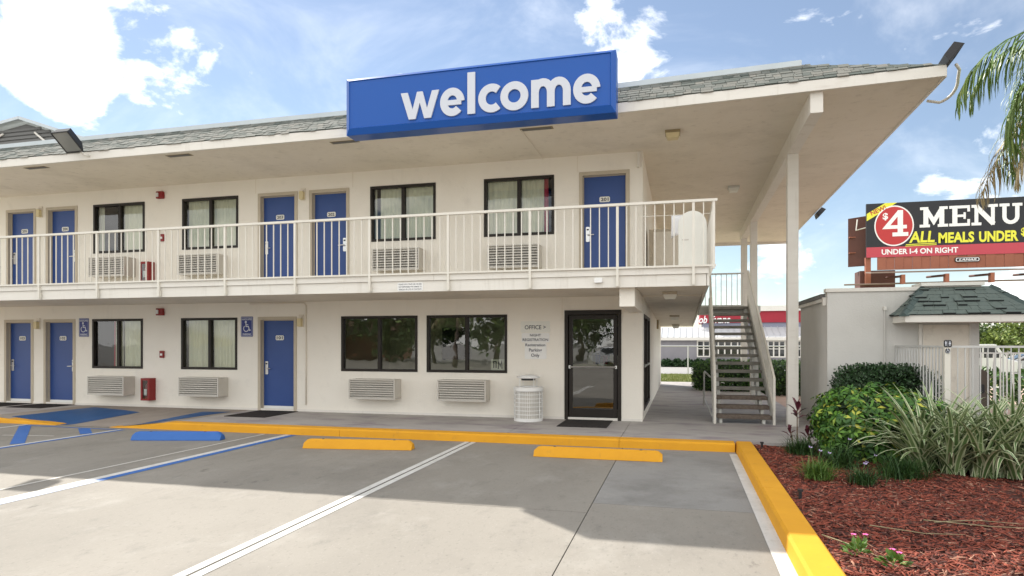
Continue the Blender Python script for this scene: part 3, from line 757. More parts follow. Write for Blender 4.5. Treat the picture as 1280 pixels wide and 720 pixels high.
def curtain_part(x0, x1, z0, z1, y, parent, m='curtain', n=None, seed=0):
    r = np.random.default_rng(seed + int(abs(x0 * 100)))
    n = n or max(8, int((x1 - x0) / 0.012)); b = MB(); vs = []
    ph = r.uniform(0, 6); f1 = r.uniform(55, 75)
    for k in range(3):
        zz = (z0, (z0 + z1) / 2, z1)[k]
        for i in range(n + 1):
            x = x0 + (x1 - x0) * i / n
            yy = y + (0.018 * math.sin(x * f1 + ph + 0.8 * math.sin(x * 9)) + 0.010 * math.sin(x * 23 + ph)) * (1.15 - 0.35 * k)
            vs.append((x, yy, zz))
    b.add(vs, [(k * (n + 1) + i, k * (n + 1) + i + 1, (k + 1) * (n + 1) + i + 1, (k + 1) * (n + 1) + i) for k in range(2) for i in range(n)], m)
    return b.build('curtain', parent, smooth=True)
def window(x0, x1, z0, z1, curt, gl='glass', room='roomdark', split=0.5):
    fw = 0.055; y0, y1 = 0.012, 0.085; xm = x0 + (x1 - x0) * split
    fb = MB()
    fb.box(x0, x1, y0 - 0.03, y1, z1 - fw, z1, 'bronze'); fb.box(x0, x1, y0 - 0.03, y1, z0, z0 + fw, 'bronze')
    fb.box(x0, x0 + fw, y0 - 0.028, y1, z0 + fw, z1 - fw, 'bronze'); fb.box(x1 - fw, x1, y0 - 0.028, y1, z0 + fw, z1 - fw, 'bronze')
    fr = fb.build('window', motel, bevel=0.004)
    mbm = MB(); mbm.box(xm - 0.035, xm + 0.035, y0, y1 - 0.003, z0 + fw, z1 - fw, 'bronze'); mbm.build('mullion', fr)
    for a, b, yy in ((x0 + fw, xm - 0.035, 0.045), (xm + 0.035, x1 - fw, 0.062)):
        p = MB(); p.quad((a, yy, z0 + fw), (b, yy, z0 + fw), (b, yy, z1 - fw), (a, yy, z1 - fw), gl); p.build('pane', fr)
    for k, (a, b, m) in enumerate(curt):
        wd = x1 - x0
        curtain_part(x0 + wd * a, x0 + wd * b, z0 - 0.02, z1 + 0.02, 0.15, fr, m, seed=k)
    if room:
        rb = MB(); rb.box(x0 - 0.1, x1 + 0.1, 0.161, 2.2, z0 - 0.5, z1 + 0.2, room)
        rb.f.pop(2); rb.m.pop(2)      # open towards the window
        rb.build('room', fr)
    return fr
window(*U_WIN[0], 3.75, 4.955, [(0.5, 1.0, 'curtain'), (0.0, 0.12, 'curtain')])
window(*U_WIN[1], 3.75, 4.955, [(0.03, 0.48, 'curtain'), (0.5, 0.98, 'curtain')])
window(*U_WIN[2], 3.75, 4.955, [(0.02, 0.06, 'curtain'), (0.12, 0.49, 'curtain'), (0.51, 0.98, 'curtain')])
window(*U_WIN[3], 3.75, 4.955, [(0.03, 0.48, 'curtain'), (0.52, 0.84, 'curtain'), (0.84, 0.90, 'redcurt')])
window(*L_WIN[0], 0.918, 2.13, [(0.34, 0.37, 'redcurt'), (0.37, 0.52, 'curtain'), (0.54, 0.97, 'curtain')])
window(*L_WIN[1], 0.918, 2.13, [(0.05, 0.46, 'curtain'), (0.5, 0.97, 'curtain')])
wc = window(*L_WIN[2], 0.918, 2.13, [], 'glassd', None)
wd_ = window(*L_WIN[3], 0.918, 2.13, [], 'glassd', None, 0.5)
# office behind the two big windows and the door
ob = MB(); ob.box(-7.9, XC - 0.165, 0.165, 3.8, 0.0, 2.42, 'room'); ob.f.pop(2); ob.m.pop(2)
# the side glazing opening
ob.f.pop(2); ob.m.pop(2)
office = ob.build('office_room', motel)
p = MB(); p.box(-6.3, -5.5, 3.70, 3.74, 1.1, 1.95, 'bdark'); p.build('wall_picture', office)
p = MB(); p.box(-2.0, -1.45, 3.70, 3.74, 1.2, 1.95, 'bdark'); p.build('wall_picture', office)
c = thing('reception_counter', 'dark counter with leaflet stands seen through the office door', 'counter', (-2.0, 2.4, 0))
p = MB(); p.box(-3.6, -1.3, 2.2, 2.8, 0, 1.0, 'bronze'); p.build('counter_base', c)
p = MB(); p.box(-3.65, -1.25, 2.12, 2.85, 1.0, 1.05, 'room'); p.build('counter_top', c)
for k in range(5):
    p = MB(); x = -2.1 + k * 0.17; p.box(x, x + 0.11, 2.2, 2.24, 1.05, 1.25 + 0.02 * (k % 2), ('plate', 'hblue', 'red', 'beige', 'plate')[k]); p.build('leaflet_stand', c)
p = MB(); p.box(-3.86, -3.55, 0.13, 0.16, 0.975, 1.20, 'plate')
for k, q in enumerate(([(-3.80, 1.02), (-3.80, 1.15), (-3.75, 1.15), (-3.75, 1.02)], [(-3.70, 1.0), (-3.695, 1.15), (-3.66, 1.06), (-3.63, 1.16), (-3.62, 1.0)])):
    stroke(p, q, 0.022, 0.124, 0.13, 'ink')
p.build('window_card', base=(-3.7, 0.15, 0.97), label='small white card with dark marks standing inside the right office window', cat='card')

# glazed office door and side glazing
fb = MB(); x0, x1, z1 = -2.274, -1.138, 2.20
for a, b, c_, d in ((x0, x0 + 0.07, 0, z1), (x1 - 0.07, x1, 0, z1), (x0 + 0.07, x1 - 0.07, z1 - 0.09, z1)):
    fb.box(a, b, -0.02, 0.14, c_, d, 'bronze')
fb.box(x0 + 0.07, x1 - 0.07, 0.02, 0.12, 0.0, 0.02, 'steel')
fd = MB(); a, b = x0 + 0.085, x1 - 0.085
fd.box(a, a + 0.075, 0.03, 0.08, 0.03, z1 - 0.10, 'bronze'); fd.box(b - 0.075, b, 0.03, 0.08, 0.03, z1 - 0.10, 'bronze')
fd.box(a + 0.075, b - 0.075, 0.03, 0.08, 0.03, 0.22, 'bronze'); fd.box(a + 0.075, b - 0.075, 0.03, 0.08, z1 - 0.18, z1 - 0.10, 'bronze')
od = fd.build('office_door', motel, label='dark bronze glazed office door', bevel=0.003)
fb.build('door_frame', od, bevel=0.003)
p = MB(); p.quad((a + 0.075, 0.055, 0.22), (b - 0.075, 0.055, 0.22), (b - 0.075, 0.055, z1 - 0.18), (a + 0.075, 0.055, z1 - 0.18), 'glassd'); p.build('pane', od)
p = MB(); p.tube([(a + 0.02, 0.0, 1.06), (b - 0.02, 0.0, 1.06)], 0.018, 'steel', 8); p.box(a, a + 0.04, -0.005, 0.03, 1.03, 1.09, 'steel'); p.box(b - 0.04, b, -0.005, 0.03, 1.03, 1.09, 'steel'); p.build('push_bar', od)
fb = MB(); X = XC
def sbox(m_, y0, y1, z0, z1, x0=-0.10, x1=0.012): fb.box(X + x0, X + x1, y0, y1, z0, z1, m_)
sbox('bronze', 0.42, 0.49, 0.17, 2.13); sbox('bronze', 2.83, 2.90, 0.17, 2.13); sbox('bronze', 0.49, 2.83, 2.06, 2.13); sbox('bronze', 0.49, 2.83, 0.17, 0.24)
sbox('bronze', 1.62, 1.70, 0.24, 2.06); sbox('steel', 0.49, 2.83, 1.04, 1.08)
sg = fb.build('side_glazing', motel)
for ya, yb in ((0.49, 1.62), (1.70, 2.83)):
    p = MB(); p.quad((X - 0.04, ya, 0.24), (X - 0.04, yb, 0.24), (X - 0.04, yb, 2.06), (X - 0.04, ya, 2.06), 'glassd'); p.build('pane', sg)
p = MB(); p.box(X - 0.001, X + 0.05, 7.7, 8.1, 1.98, 2.30, 'fixture'); p.build('wall_vent', motel)

# balcony slab: front part and the walkway round the corner (it falls a little to the rear)
YB = -2.34
w = MB(); w.box(XL, 0.395, YB, -0.001, 2.47, 2.745, 'soffit'); w.build('balcony_slab', motel)
def side_z(y): return 2.45 - 0.0255 * (y + 0.0)
w = MB()
vs = []
for y in (0.001, 12.0):
    vs += [(XC + 0.001, y, side_z(y)), (0.385, y, side_z(y)), (0.385, y, side_z(y) + 0.22), (XC + 0.001, y, side_z(y) + 0.22)]
w.add(vs, [(0, 1, 2, 3), (7, 6, 5, 4), (0, 4, 5, 1), (1, 5, 6, 2), (2, 6, 7, 3), (3, 7, 4, 0)], 'soffit')
w.build('side_gallery_slab', motel)
# fascia boards: lower boards with butt joints, a proud upper ledge
RP = [-18.77, -17.29, -15.81, -14.33, -12.84, -11.357, -9.866, -8.356, -6.857, -5.358, -3.876, -2.432, -0.988, 0.191]
for i in range(0, len(RP) - 1, 1):
    a, b = RP[i] + 0.004, RP[i + 1] - 0.0
    if i == len(RP) - 2: b = 0.385
    w = MB(); w.box(a, b, YB - 0.042, YB - 0.002, 2.44, 2.628, 'trim'); w.build('fascia_board', motel)
for a, b in ((XL, -12.6), (-12.596, -4.15), (-4.146, 0.42)):
    w = MB(); w.box(a, b, YB - 0.07, YB + 0.02, 2.631, 2.752, 'trim'); w.build('fascia_ledge', motel)
w = MB(); w.box(0.388, 0.435, YB - 0.04, 12.0, 2.16, 2.628, 'trim')
w2 = MB()
vs = []
for y in (YB - 0.035, 12.0):
    zo = 0.0255 * max(0, y)
    vs += [(0.396, y, 2.44 - zo), (0.43, y, 2.44 - zo), (0.43, y, 2.75 - zo), (0.396, y, 2.75 - zo)]
w2.add(vs, [(0, 1, 2, 3), (7, 6, 5, 4), (0, 4, 5, 1), (1, 5, 6, 2), (2, 6, 7, 3), (3, 7, 4, 0)], 'trim')
w2.build('side_fascia', motel)
w = MB(); w.box(-0.975, XC - 0.004, -2.22, -0.002, 2.14, 2.468, 'stucco'); w.build('balcony_beam', motel)

# roof: soffit, fascia boards, mansard, hip, flashing, flat top
YF, XR, YR = -2.30, 3.69, 12.2
def sof_z(x, y):
    r = min(max((x + 1.2) / 4.9, 0), 1)
    return 5.285 + r * (0.125 - 0.20 * (y + 2.35) / 13.8) + (0.02 * min(max((y + 2.3) / 2.3, 0), 1) if x < -1 else 0)
w = MB(); gx = [XL, -15, -10, -5, -2, -1.2, 0, 1.2, 2.4, XR]; gy = [YF, -1, 0, 3, 6, 9, YR]
vs = [(x, y, sof_z(x, y)) for y in gy for x in gx] + [(x, y, sof_z(x, y) + 0.05) for y in gy for x in gx]
n0 = len(gx) * len(gy)
fs = []
for j in range(len(gy) - 1):
    for i in range(len(gx) - 1):
        q = (j * len(gx) + i, j * len(gx) + i + 1, (j + 1) * len(gx) + i + 1, (j + 1) * len(gx) + i)
        fs.append(q); fs.append(tuple(n0 + k for k in q))
w.add(vs, fs, 'soffit'); soffit = w.build('soffit', motel)
w = MB()
vs = []
FX = [XL, -15, -10, -5, -1.2, 0, 1.2, 2.4, XR + 0.02]
for x in FX:
    z = sof_z(x, YF) - 0.012
    vs += [(x, YF - 0.045, z), (x, YF - 0.045, z + 0.158), (x, YF, z + 0.158), (x, YF, z)]
w.add(vs, [(i * 4 + j, i * 4 + (j + 1) % 4, (i + 1) * 4 + (j + 1) % 4, (i + 1) * 4 + j) for i in range(len(FX) - 1) for j in range(4)] + [(0, 1, 2, 3), tuple(range(len(FX) * 4 - 4, len(FX) * 4))], 'trim')
w.build('roof_fascia', motel)
w = MB(); vs = []
FY = [YF + 0.001, 0, 3, 6, 9, YR]
for y in FY:
    z = sof_z(XR, y) - 0.012
    vs += [(XR, y, z), (XR + 0.04, y, z), (XR + 0.04, y, z + 0.158), (XR, y, z + 0.158)]
w.add(vs, [(i * 4 + j, i * 4 + (j + 1) % 4, (i + 1) * 4 + (j + 1) % 4, (i + 1) * 4 + j) for i in range(len(FY) - 1) for j in range(4)] + [(0, 1, 2, 3), tuple(range(len(FY) * 4 - 4, len(FY) * 4))], 'trim')
w.build('roof_fascia', motel)
w = MB(); w.box(XL, XR, YR, YR + 0.04, 5.12, 5.4, 'trim'); w.build('roof_fascia', motel)
# mansard base plane, hip and far slopes
YM, ZM, XM = -1.80, 5.885, 1.86
def eave_z(x): return sof_z(x, YF) + 0.150
def top_z(x): return ZM + 0.085 * min(max((x + 1.2) / 3.1, 0), 1)
w = MB()
w.add([(XL, YF - 0.05, eave_z(XL)), (-1.2, YF - 0.05, eave_z(-1.2)), (XR + 0.045, YF - 0.05, eave_z(XR)), (XM, YM, top_z(XM)), (-1.2, YM, top_z(-1.2)), (XL, YM, ZM)],
      [(0, 1, 4, 5), (1, 2, 3, 4)], 'shingle')
w.add([(XR + 0.045, YF - 0.05, eave_z(XR)), (XR + 0.045, YR, sof_z(XR, YR) + 0.15), (XM, YR - 1.6, top_z(XM)), (XM, YM, top_z(XM))], [(0, 1, 2, 3)], 'shingle')
roof = w.build('roof', motel)
w = MB(); w.box(XL, XM - 0.1, YM + 0.06, YR - 0.5, 5.72, 5.88, 'flatroof'); w.build('flat_roof', roof)
w = MB()
FX2 = [XL, -10, -5, -1.2, 0, XM]
vs = []
for x in FX2:
    z = top_z(x)
    vs += [(x, YM - 0.03, z - 0.015), (x, YM - 0.03, z + 0.075), (x, YM + 0.1, z + 0.075), (x, YM + 0.1, z - 0.015)]
w.add(vs, [(i * 4 + j, i * 4 + (j + 1) % 4, (i + 1) * 4 + (j + 1) % 4, (i + 1) * 4 + j) for i in range(len(FX2) - 1) for j in range(4)] + [(0, 1, 2, 3), tuple(range(len(FX2) * 4 - 4, len(FX2) * 4))], 'flash')
w.build('roof_flashing', roof)
# shingle tabs of the mansard, courses overlapping downwards
w = MB(); rows = 7; rs = np.random.default_rng(11)
for k in range(rows):
    t0, t1 = k / rows, (k + 1.25) / rows
    x = XL + rs.uniform(0, 0.2)
    while x < XR:
        wd = rs.uniform(0.10, 0.22)
        lim = XR + 0.03 - (XR - XM) * (t0 + t1) / 2
        xe = min(x + wd - 0.008, lim)
        if xe - x > 0.03:
            th = rs.uniform(0.006, 0.016); drop = rs.uniform(-0.03, 0.03)
            P = []
            for (xx, tt) in ((x, t0 + drop), (xe, t0 + drop), (xe, min(1.0, t1)), (x, min(1.0, t1))):
                ez, tz = eave_z(xx), top_z(min(xx, XM)); tt_ = max(tt, -0.03)
                P.append((xx, YF - 0.055 + (YM - YF + 0.05) * tt_, ez + (tz - ez) * tt_))
            nr = Vector((0, -0.66, 0.75))
            lo = [Vector(P[i]) + nr * (th if i < 2 else 0.006) for i in range(4)]
            w.add([P[0], P[1], *[tuple(q) for q in lo]], [(2, 3, 4, 5), (0, 1, 3, 2), (0, 2, 5), (1, 4, 3)], 'shingle')
        x += wd
w.build('shingles', roof, kind='stuff')
# vents slotted in the soffit
for xa, xb, ya in ((-13.6, -13.04, -2.16), (-9.97, -9.41, -2.16), (-6.34, -5.78, -2.12), (-2.73, -2.15, -1.95)):
    w = MB(); z = sof_z(xa, ya)
    w.box(xa, xb, ya, ya + 0.14, z - 0.006, z - 0.001, 'fixture'); w.box(xa + 0.03, xb - 0.03, ya + 0.02, ya + 0.12, z - 0.010, z - 0.006, 'louvre')
    w.build('soffit_vent', motel)
# joint line across the soffit
w = MB(); w.box(-2.72, -2.705, -1.9, -0.01, 5.276, 5.283, 'soffit'); w.build('control_joint', motel)
# beam and posts at the open end
w = MB(); vs = []
for y, zb in ((-2.26, 5.045), (10.0, 4.93)):
    vs += [(1.91, y, zb), (2.09, y, zb), (2.09, y, sof_z(2.09, y) - 0.002), (1.91, y, sof_z(1.91, y) - 0.002)]
w.add(vs, [(0, 1, 2, 3), (7, 6, 5, 4), (0, 4, 5, 1), (1, 5, 6, 2), (2, 6, 7, 3), (3, 7, 4, 0)], 'trim')
w.build('roof_beam', motel)
for y in (-0.02, 6.6, 9.5):
    w = MB(); w.box(1.905, 2.095, y - 0.09, y + 0.09, 0.0 if y < 1 else -0.02, 5.045 - 0.0094 * (y + 2.26) + 0.004, 'trim'); w.build('roof_post', motel, bevel=0.008)
# short drain pipe at the wall corner
w = MB(); w.tube([(-0.80, -0.05, 4.98), (-0.80, -0.05, 5.27)], 0.035, 'trim', 10); w.build('drain_pipe', motel, smooth=False)
# raised gable of the wing behind, upper left
g = MB()
A = Vector((-18.7, 2.0, 8.0))
g.add([(-16.2, 2, 7.20), tuple(A), (-22, 2, 7.55), (-22, 2, 6.2), (-15, 2, 6.2), (-15.6, 2, 6.95)], [(0, 1, 2, 3, 4, 5)], 'louvre')
gab = g.build('wing_gable', motel)
g = MB()
for (p, q) in (((-15.3, 6.93), (-18.7, 8.07)), ((-18.7, 8.07), (-22.2, 7.62))):
    d = Vector((q[0] - p[0], q[1] - p[1])).normalized(); nn = Vector((-d.y, d.x)) * (0.09 if d.y > 0 or True else 0)
    if nn.y < 0: nn = -nn
    g.prism([(p[0], p[1]), (q[0], q[1]), (q[0] + nn.x, q[1] + nn.y), (p[0] + nn.x, p[1] + nn.y)], 'y', 1.75, 4.0, 'flash')
g.build('gable_coping', gab)
for k in range(14):
    g = MB(); z = 6.3 + k * 0.115; xr = -15.2 - max(0, (z - 6.85)) / 0.335 - 0.1
    if z < 7.9: g.box(-21.9 if z < 7.5 else -20.0, xr if z > 6.85 else -15.2, 1.965, 1.995, z, z + 0.07, 'louvre'); g.build('louvre_slat', gab)
g = MB(); g.prism([(-22, 6.6), (-18.0, 6.1), (-16.4, 6.05), (-22, 7.25)], 'y', 1.5, 1.9, 'trim'); g.build('gable_fascia', gab)
for (p, q) in (((-19.5, 7.75), (-21.2, 7.1)), ((-18.3, 7.7), (-16.7, 6.5)), ((-17.8, 7.3), (-17.0, 6.7))):
    g = MB(); g.tube([(p[0], 1.93, p[1]), (q[0], 1.93, q[1])], 0.03, 'trim', 6); g.build('gable_brace', gab)

# ================================================================== BALCONY RAILING
rl = thing('balcony_railing', 'long cream balcony railing of slim square bars along the upper floor', 'railing', (-8, YB - 0.08, 2.75))
YR_ = YB - 0.09
bars = []
for i, x in enumerate(RP):
    p = MB(); p.box(x - 0.02, x + 0.02, YR_ - 0.02, YR_ + 0.02, 2.455, 3.745, 'rail'); p.box(x - 0.03, x + 0.03, YR_ + 0.018, YR_ + 0.03, 2.46, 2.56, 'rail')
    p.build('post', rl)
p = MB(); p.box(0.475, 0.515, YR_ - 0.02, YR_ + 0.02, 2.70, 3.745, 'rail'); p.build('post', rl)
p = MB(); p.cbox(XL, 0.55, YR_ - 0.03, YR_ + 0.03, 3.745, 3.785, 'rail', 0.008); p.build('top_rail', rl)
p = MB(); p.box(XL, 0.53, YR_ - 0.018, YR_ + 0.018, 2.735, 2.765, 'rail'); p.build('bottom_rail', rl)
p = MB(); p.box(XL - .009, XL + .009, YR_ - 0.009, YR_ + 0.009, 2.765, 3.745, 'rail')
proto = None
for i in range(len(RP)):
    xa = RP[i]; xb = RP[i + 1] if i + 1 < len(RP) else 0.495
    k = round((xb - xa) / 0.148)
    for j in range(1, k):
        x = xa + (xb - xa) * j / k
        if proto is None:
            q = MB(); q.box(x - .008, x + .008, YR_ - .008, YR_ + .008, 2.764, 3.746, 'rail'); proto = q.build('baluster', rl); px0 = x
        else: instance(proto, 'baluster', rl, (x - px0, 0, 0))
# return along the gallery edge
def gz(y): return 2.75 - 0.0255 * max(0, y)
p = MB()
for ya, yb in ((YR_, 0.0), (0.0, 4.2)):
    p.add([(0.48, ya, gz(ya) + 0.99), (0.51, ya, gz(ya) + 0.99), (0.51, ya, gz(ya) + 1.03), (0.48, ya, gz(ya) + 1.03), (0.48, yb, gz(yb) + 0.99), (0.51, yb, gz(yb) + 0.99), (0.51, yb, gz(yb) + 1.03), (0.48, yb, gz(yb) + 1.03)],
          [(0, 1, 2, 3), (7, 6, 5, 4), (0, 4, 5, 1), (1, 5, 6, 2), (2, 6, 7, 3), (3, 7, 4, 0)], 'rail')
p.build('top_rail', rl)
p0 = None
for k in range(1, 44):
    y = YR_ + 0.148 * k
    if y > 4.1: break
    if p0 is None:
        q = MB(); q.box(0.487, 0.503, y - .008, y + .008, 2.72, 3.745, 'rail'); p0 = q.build('baluster', rl); y0_ = y
    else: instance(p0, 'baluster', rl, (0, y - y0_, gz(y) - 2.75))

# arched white screen panel standing at the gallery corner
p = MB()
pts = [(-0.04, 2.75)] + [(0.19 + 0.232 * math.cos(R(a)), 3.545 + 0.232 * math.sin(R(a))) for a in range(180, -1, -12)] + [(0.422, 2.75)]
p.prism([(x, z) for x, z in pts], 'y', -1.60, -1.50, 'plate')
sp = p.build('arched_panel', base=(0.19, -1.55, 2.75), bevel=0.008, label='white round topped panel standing behind the railing at the balcony corner', cat='screen')
q = MB(); q.cbox(0.02, 0.13, -1.606, -1.60, 3.28, 3.30, 'ac', 0.004); q.build('latch', sp)
# beige utility cabinet further back on the gallery and a white cloth
c = thing('utility_cabinet', 'tall beige cabinet on the upper gallery behind the balcony corner', 'cabinet', (-0.2, 1.6, 2.7))
p = MB(); p.box(-0.66, 0.28, 1.3, 1.95, 2.69, 3.98, 'frame'); p.build('cabinet_body', c, bevel=0.01)
p = MB(); p.box(-0.58, 0.22, 1.275, 1.299, 2.78, 3.92, 'soffit'); p.build('cabinet_door', c, bevel=0.006)
p = MB(); vs = []
for i in range(9):
    for j in range(7):
        u, v = i / 8, j / 6
        x = -0.16 + u * 0.27; zb = 3.42 + 0.16 * u * (1 - u) * 2 - 0.05 + 0.0 * u
        zt = 3.775; z = zt + (zb - 0.05 * u - zt) * v
        vs.append((x - 0.02 * v * u, -1.25 + 0.03 * math.sin(u * 9) * v, z))
p.add(vs, [(i * 7 + j, i * 7 + j + 1, (i + 1) * 7 + j + 1, (i + 1) * 7 + j) for i in range(8) for j in range(6)], 'cloth')
cl = p.build('cloth', base=(0, -1.25, 3.4), smooth=True, label='white cloth hung up to dry beside the arched panel on the balcony', cat='cloth')
md = cl.modifiers.new('th', 'SOLIDIFY'); md.thickness = 0.006
p = MB(); p.tube([(-0.70, -1.25, 3.78), (0.48, -1.25, 3.78)], 0.006, 'rail', 6); p.build('clothes_line', base=(0, -1.25, 3.78), label='thin line carrying the white cloth between wall corner and railing', cat='line')

# ================================================================== STAIRCASE
st = thing('staircase', 'open tread outdoor staircase with painted metal stringers under the roof overhang', 'staircase', (1.15, 0.2, 0))
RI, RU, Y0 = 0.162, 0.262, 0.14
def sx(n): return 0.655 + 0.005 * n, 1.665 - 0.006 * n
for n in range(15):
    zt = RI * (n + 1); y = Y0 + RU * n; xa, xb = sx(n)
    m = 'stepbrown' if n < 3 else 'step'
    p = MB(); jit = random.uniform(-0.006, 0.006)
    p.cbox(xa + 0.02, xb + jit, y, y + 0.29, zt - 0.062 if n >= 3 else zt - 0.075, zt, m, 0.012)
    p.build('tread', st, bevel=0.006 if n >= 3 else 0.014)
for xo in (0.0, 1.0):
    # saw-toothed carriage under the treads
    p = MB()
    xa = 1.50 if xo else 0.72
    top = []; 
    for n in range(15):
        y = Y0 + 0.03 + RU * n; z = RI * (n + 1) - 0.063
        top += [(y, z), (y + RU, z)]
    bot = [(Y0 + 0.05 + RU * 15, RI * 15 - 0.33), (Y0 + 0.22, -0.02), (Y0 + 0.03, -0.02)]
    p.prism(top + bot, 'x', xa, xa + 0.055, 'stairmetal')
    p.build('carriage', st)
for side in ('L', 'R'):
    p = MB(); vs = []
    for n in (0, 15):
        xa, xb = sx(n); x = (xa - 0.022) if side == 'L' else (xb + 0.012)
        y = Y0 - 0.06 + RU * n; z = RI * n
        lo = -0.02 if n == 0 else z - 0.20
        tk = 0.055 if side == 'L' else 0.018; vs += [(x + 0.018 - tk, y, lo), (x + 0.018, y, lo), (x + 0.018, y, z + 0.23), (x + 0.018 - tk, y, z + 0.23)]
    p.add(vs, [(0, 1, 2, 3), (7, 6, 5, 4), (0, 4, 5, 1), (1, 5, 6, 2), (2, 6, 7, 3), (3, 7, 4, 0)], 'stairmetal')
    p.build('stringer', st, bevel=0.003)
    # handrail with pickets
    xa, xb = sx(0); xa2, xb2 = sx(15)
    x0 = (xa - 0.02) if side == 'L' else (xb + 0.03); x1 = (xa2 - 0.02) if side == 'L' else (xb2 + 0.03)
    hp = thing  # (readability)
    p = MB()
    A0 = (x0, Y0 - 0.10, 0.88); A1 = (x1, Y0 - 0.10 + RU * 15, 0.88 + RI * 15)
    for (dz, t) in ((0.0, 0.02), (-0.60, 0.015)):
        vs = []
        for P_ in (A0, A1):
            vs += [(P_[0] - t, P_[1], P_[2] + dz - t), (P_[0] + t, P_[1], P_[2] + dz - t), (P_[0] + t, P_[1], P_[2] + dz + t), (P_[0] - t, P_[1], P_[2] + dz + t)]
        q = MB(); q.add(vs, [(0, 1, 2, 3), (7, 6, 5, 4), (0, 4, 5, 1), (1, 5, 6, 2), (2, 6, 7, 3), (3, 7, 4, 0)], 'rail')
        q.build('handrail' if dz == 0 else 'lower_rail', st)
    pr0 = None
    for k in range(28):
        t = k / 27; x = x0 + (x1 - x0) * t; y = A0[1] + (A1[1] - A0[1]) * t; z = A0[2] + (A1[2] - A0[2]) * t
        if k in (0, 13, 27):
            q = MB(); q.box(x - .02, x + .02, y - .02, y + .02, z - (0.90 if k == 0 else 0.85), z + 0.01, 'rail'); q.build('newel_post', st); continue
        if pr0 is None:
            q = MB(); q.box(x - .008, x + .008, y - .008, y + .008, z - 0.60, z, 'rail'); pr0 = q.build('baluster', st); P0 = Vector((x, y, z))
        else: instance(pr0, 'baluster', st, Vector((x, y, z)) - P0)
# landing at the head of the stairs with its far railing
YL0, YL1, ZL = Y0 + RU * 15 - 0.02, Y0 + RU * 15 + 1.15, 2.46
p = MB(); p.box(0.44, 1.90, YL0, YL1, ZL - 0.17, ZL, 'stairmetal'); p.build('landing', st, bevel=0.005)
q = MB(); q.box(0.44, 1.62, YL1 - 0.05, YL1 - 0.01, ZL + 0.90, ZL + 0.94, 'stairmetal'); q.build('landing_rail', st)
q = MB(); q.box(0.44, 1.62, YL1 - 0.045, YL1 - 0.015, ZL + 0.06, ZL + 0.09, 'stairmetal'); q.build('landing_rail', st)
pr0 = None
for k in range(9):
    x = 0.50 + k * 0.135
    if pr0 is None:
        q = MB(); q.box(x - .009, x + .009, YL1 - .04, YL1 - .02, ZL, ZL + 0.90, 'stairmetal'); pr0 = q.build('baluster', st)
    else: instance(pr0, 'baluster', st, (k * 0.135, 0, 0))
for yy in (YL0 + 0.1, YL1 - 0.1):
    q = MB(); q.box(1.78, 1.86, yy - .04, yy + .04, -0.05, ZL - 0.171, 'stairmetal'); q.build('landing_post', st)
# low pipe barrier beside the underside of the stairs
p = MB()
p.tube([(0.56, 0.15, 0.0), (0.56, 0.3, 0.12), (0.565, 3.85, 0.12)], 0.02, 'stairmetal', 8)
pb = thing('pipe_barrier', 'low grey pipe barrier along the left side of the stairs', 'barrier', (0.56, 2.5, 0))
p = MB(); p.tube([(0.56, 3.9, -0.02), (0.56, 3.9, 0.80), (0.575, 3.85, 0.83), (0.60, 1.3, 0.83)], 0.02, 'stairmetal', 8); p.build('top_pipe', pb, smooth=True)
p = MB(); p.tube([(0.57, 3.9, 0.14), (0.60, 0.5, 0.10)], 0.016, 'stairmetal', 8); p.build('lower_pipe', pb, smooth=True)

# ================================================================== WELCOME SIGN
SX0, SX1, SZ0, SZ1, SY = -5.66, -0.985, 5.165, 6.145, -2.76
sg_ = thing('welcome_sign', 'large blue box sign reading welcome in white letters on the roof edge', 'sign', (-3.3, -2.5, SZ0))
p = MB(); p.box(SX0, SX1, SY + 0.06, YF - 0.075, SZ0, SZ1, 'signblue'); p.build('cabinet', sg_, bevel=0.01)
p = MB(); bw = 0.075
o_, i_ = (SX0, SX1, SZ0, SZ1), (SX0 + bw, SX1 - bw, SZ0 + bw * 1.35, SZ1 - bw * 0.7)
def ring4(a, y): return [(a[0], y, a[2]), (a[1], y, a[2]), (a[1], y, a[3]), (a[0], y, a[3])]
p.add(ring4(o_, SY + 0.055) + ring4(i_, SY) , [(0, 1, 5, 4), (1, 2, 6, 5), (2, 3, 7, 6), (3, 0, 4, 7)], 'signblue')
p.add(ring4(i_, SY) + ring4((i_[0] + 0.012, i_[1] - 0.012, i_[2] + 0.012, i_[3] - 0.012), SY + 0.02), [(0, 1, 5, 4), (1, 2, 6, 5), (2, 3, 7, 6), (3, 0, 4, 7), (4, 5, 6, 7)], 'signblue')
p.build('sign_face', sg_)
BZ, XH = 5.325, 0.455; SWt = 0.126
YA, YBk = SY - 0.012, SY + 0.018
def letter(fn):
    b = MB(); fn(b); return b.build('letter', sg_)
def L_w(b):
    x0, x1 = -4.605, -3.915; z0, z1 = BZ, BZ + XH; q = (x1 - x0)
    ws = 0.128
    P = [x0, x0 + 0.145 * q / 0.69, x0 + 0.30 * q / 0.69, x0 + 0.39 * q / 0.69, x0 + 0.545 * q / 0.69, x1]
    poly = [(x0, z1), (x0 + 0.145, z0), (x0 + 0.265, z0), (x0 + 0.345, z0 + 0.27), (x0 + 0.425, z0), (x0 + 0.545, z0), (x1, z1), (x1 - 0.125, z1), (x1 - 0.215, z0 + 0.165), (x0 + 0.395, z1), (x0 + 0.295, z1), (x0 + 0.215, z0 + 0.165), (x0 + 0.125, z1)]
    b.prism(poly, 'y', YA, YBk, 'signwhite')
letter(L_w)
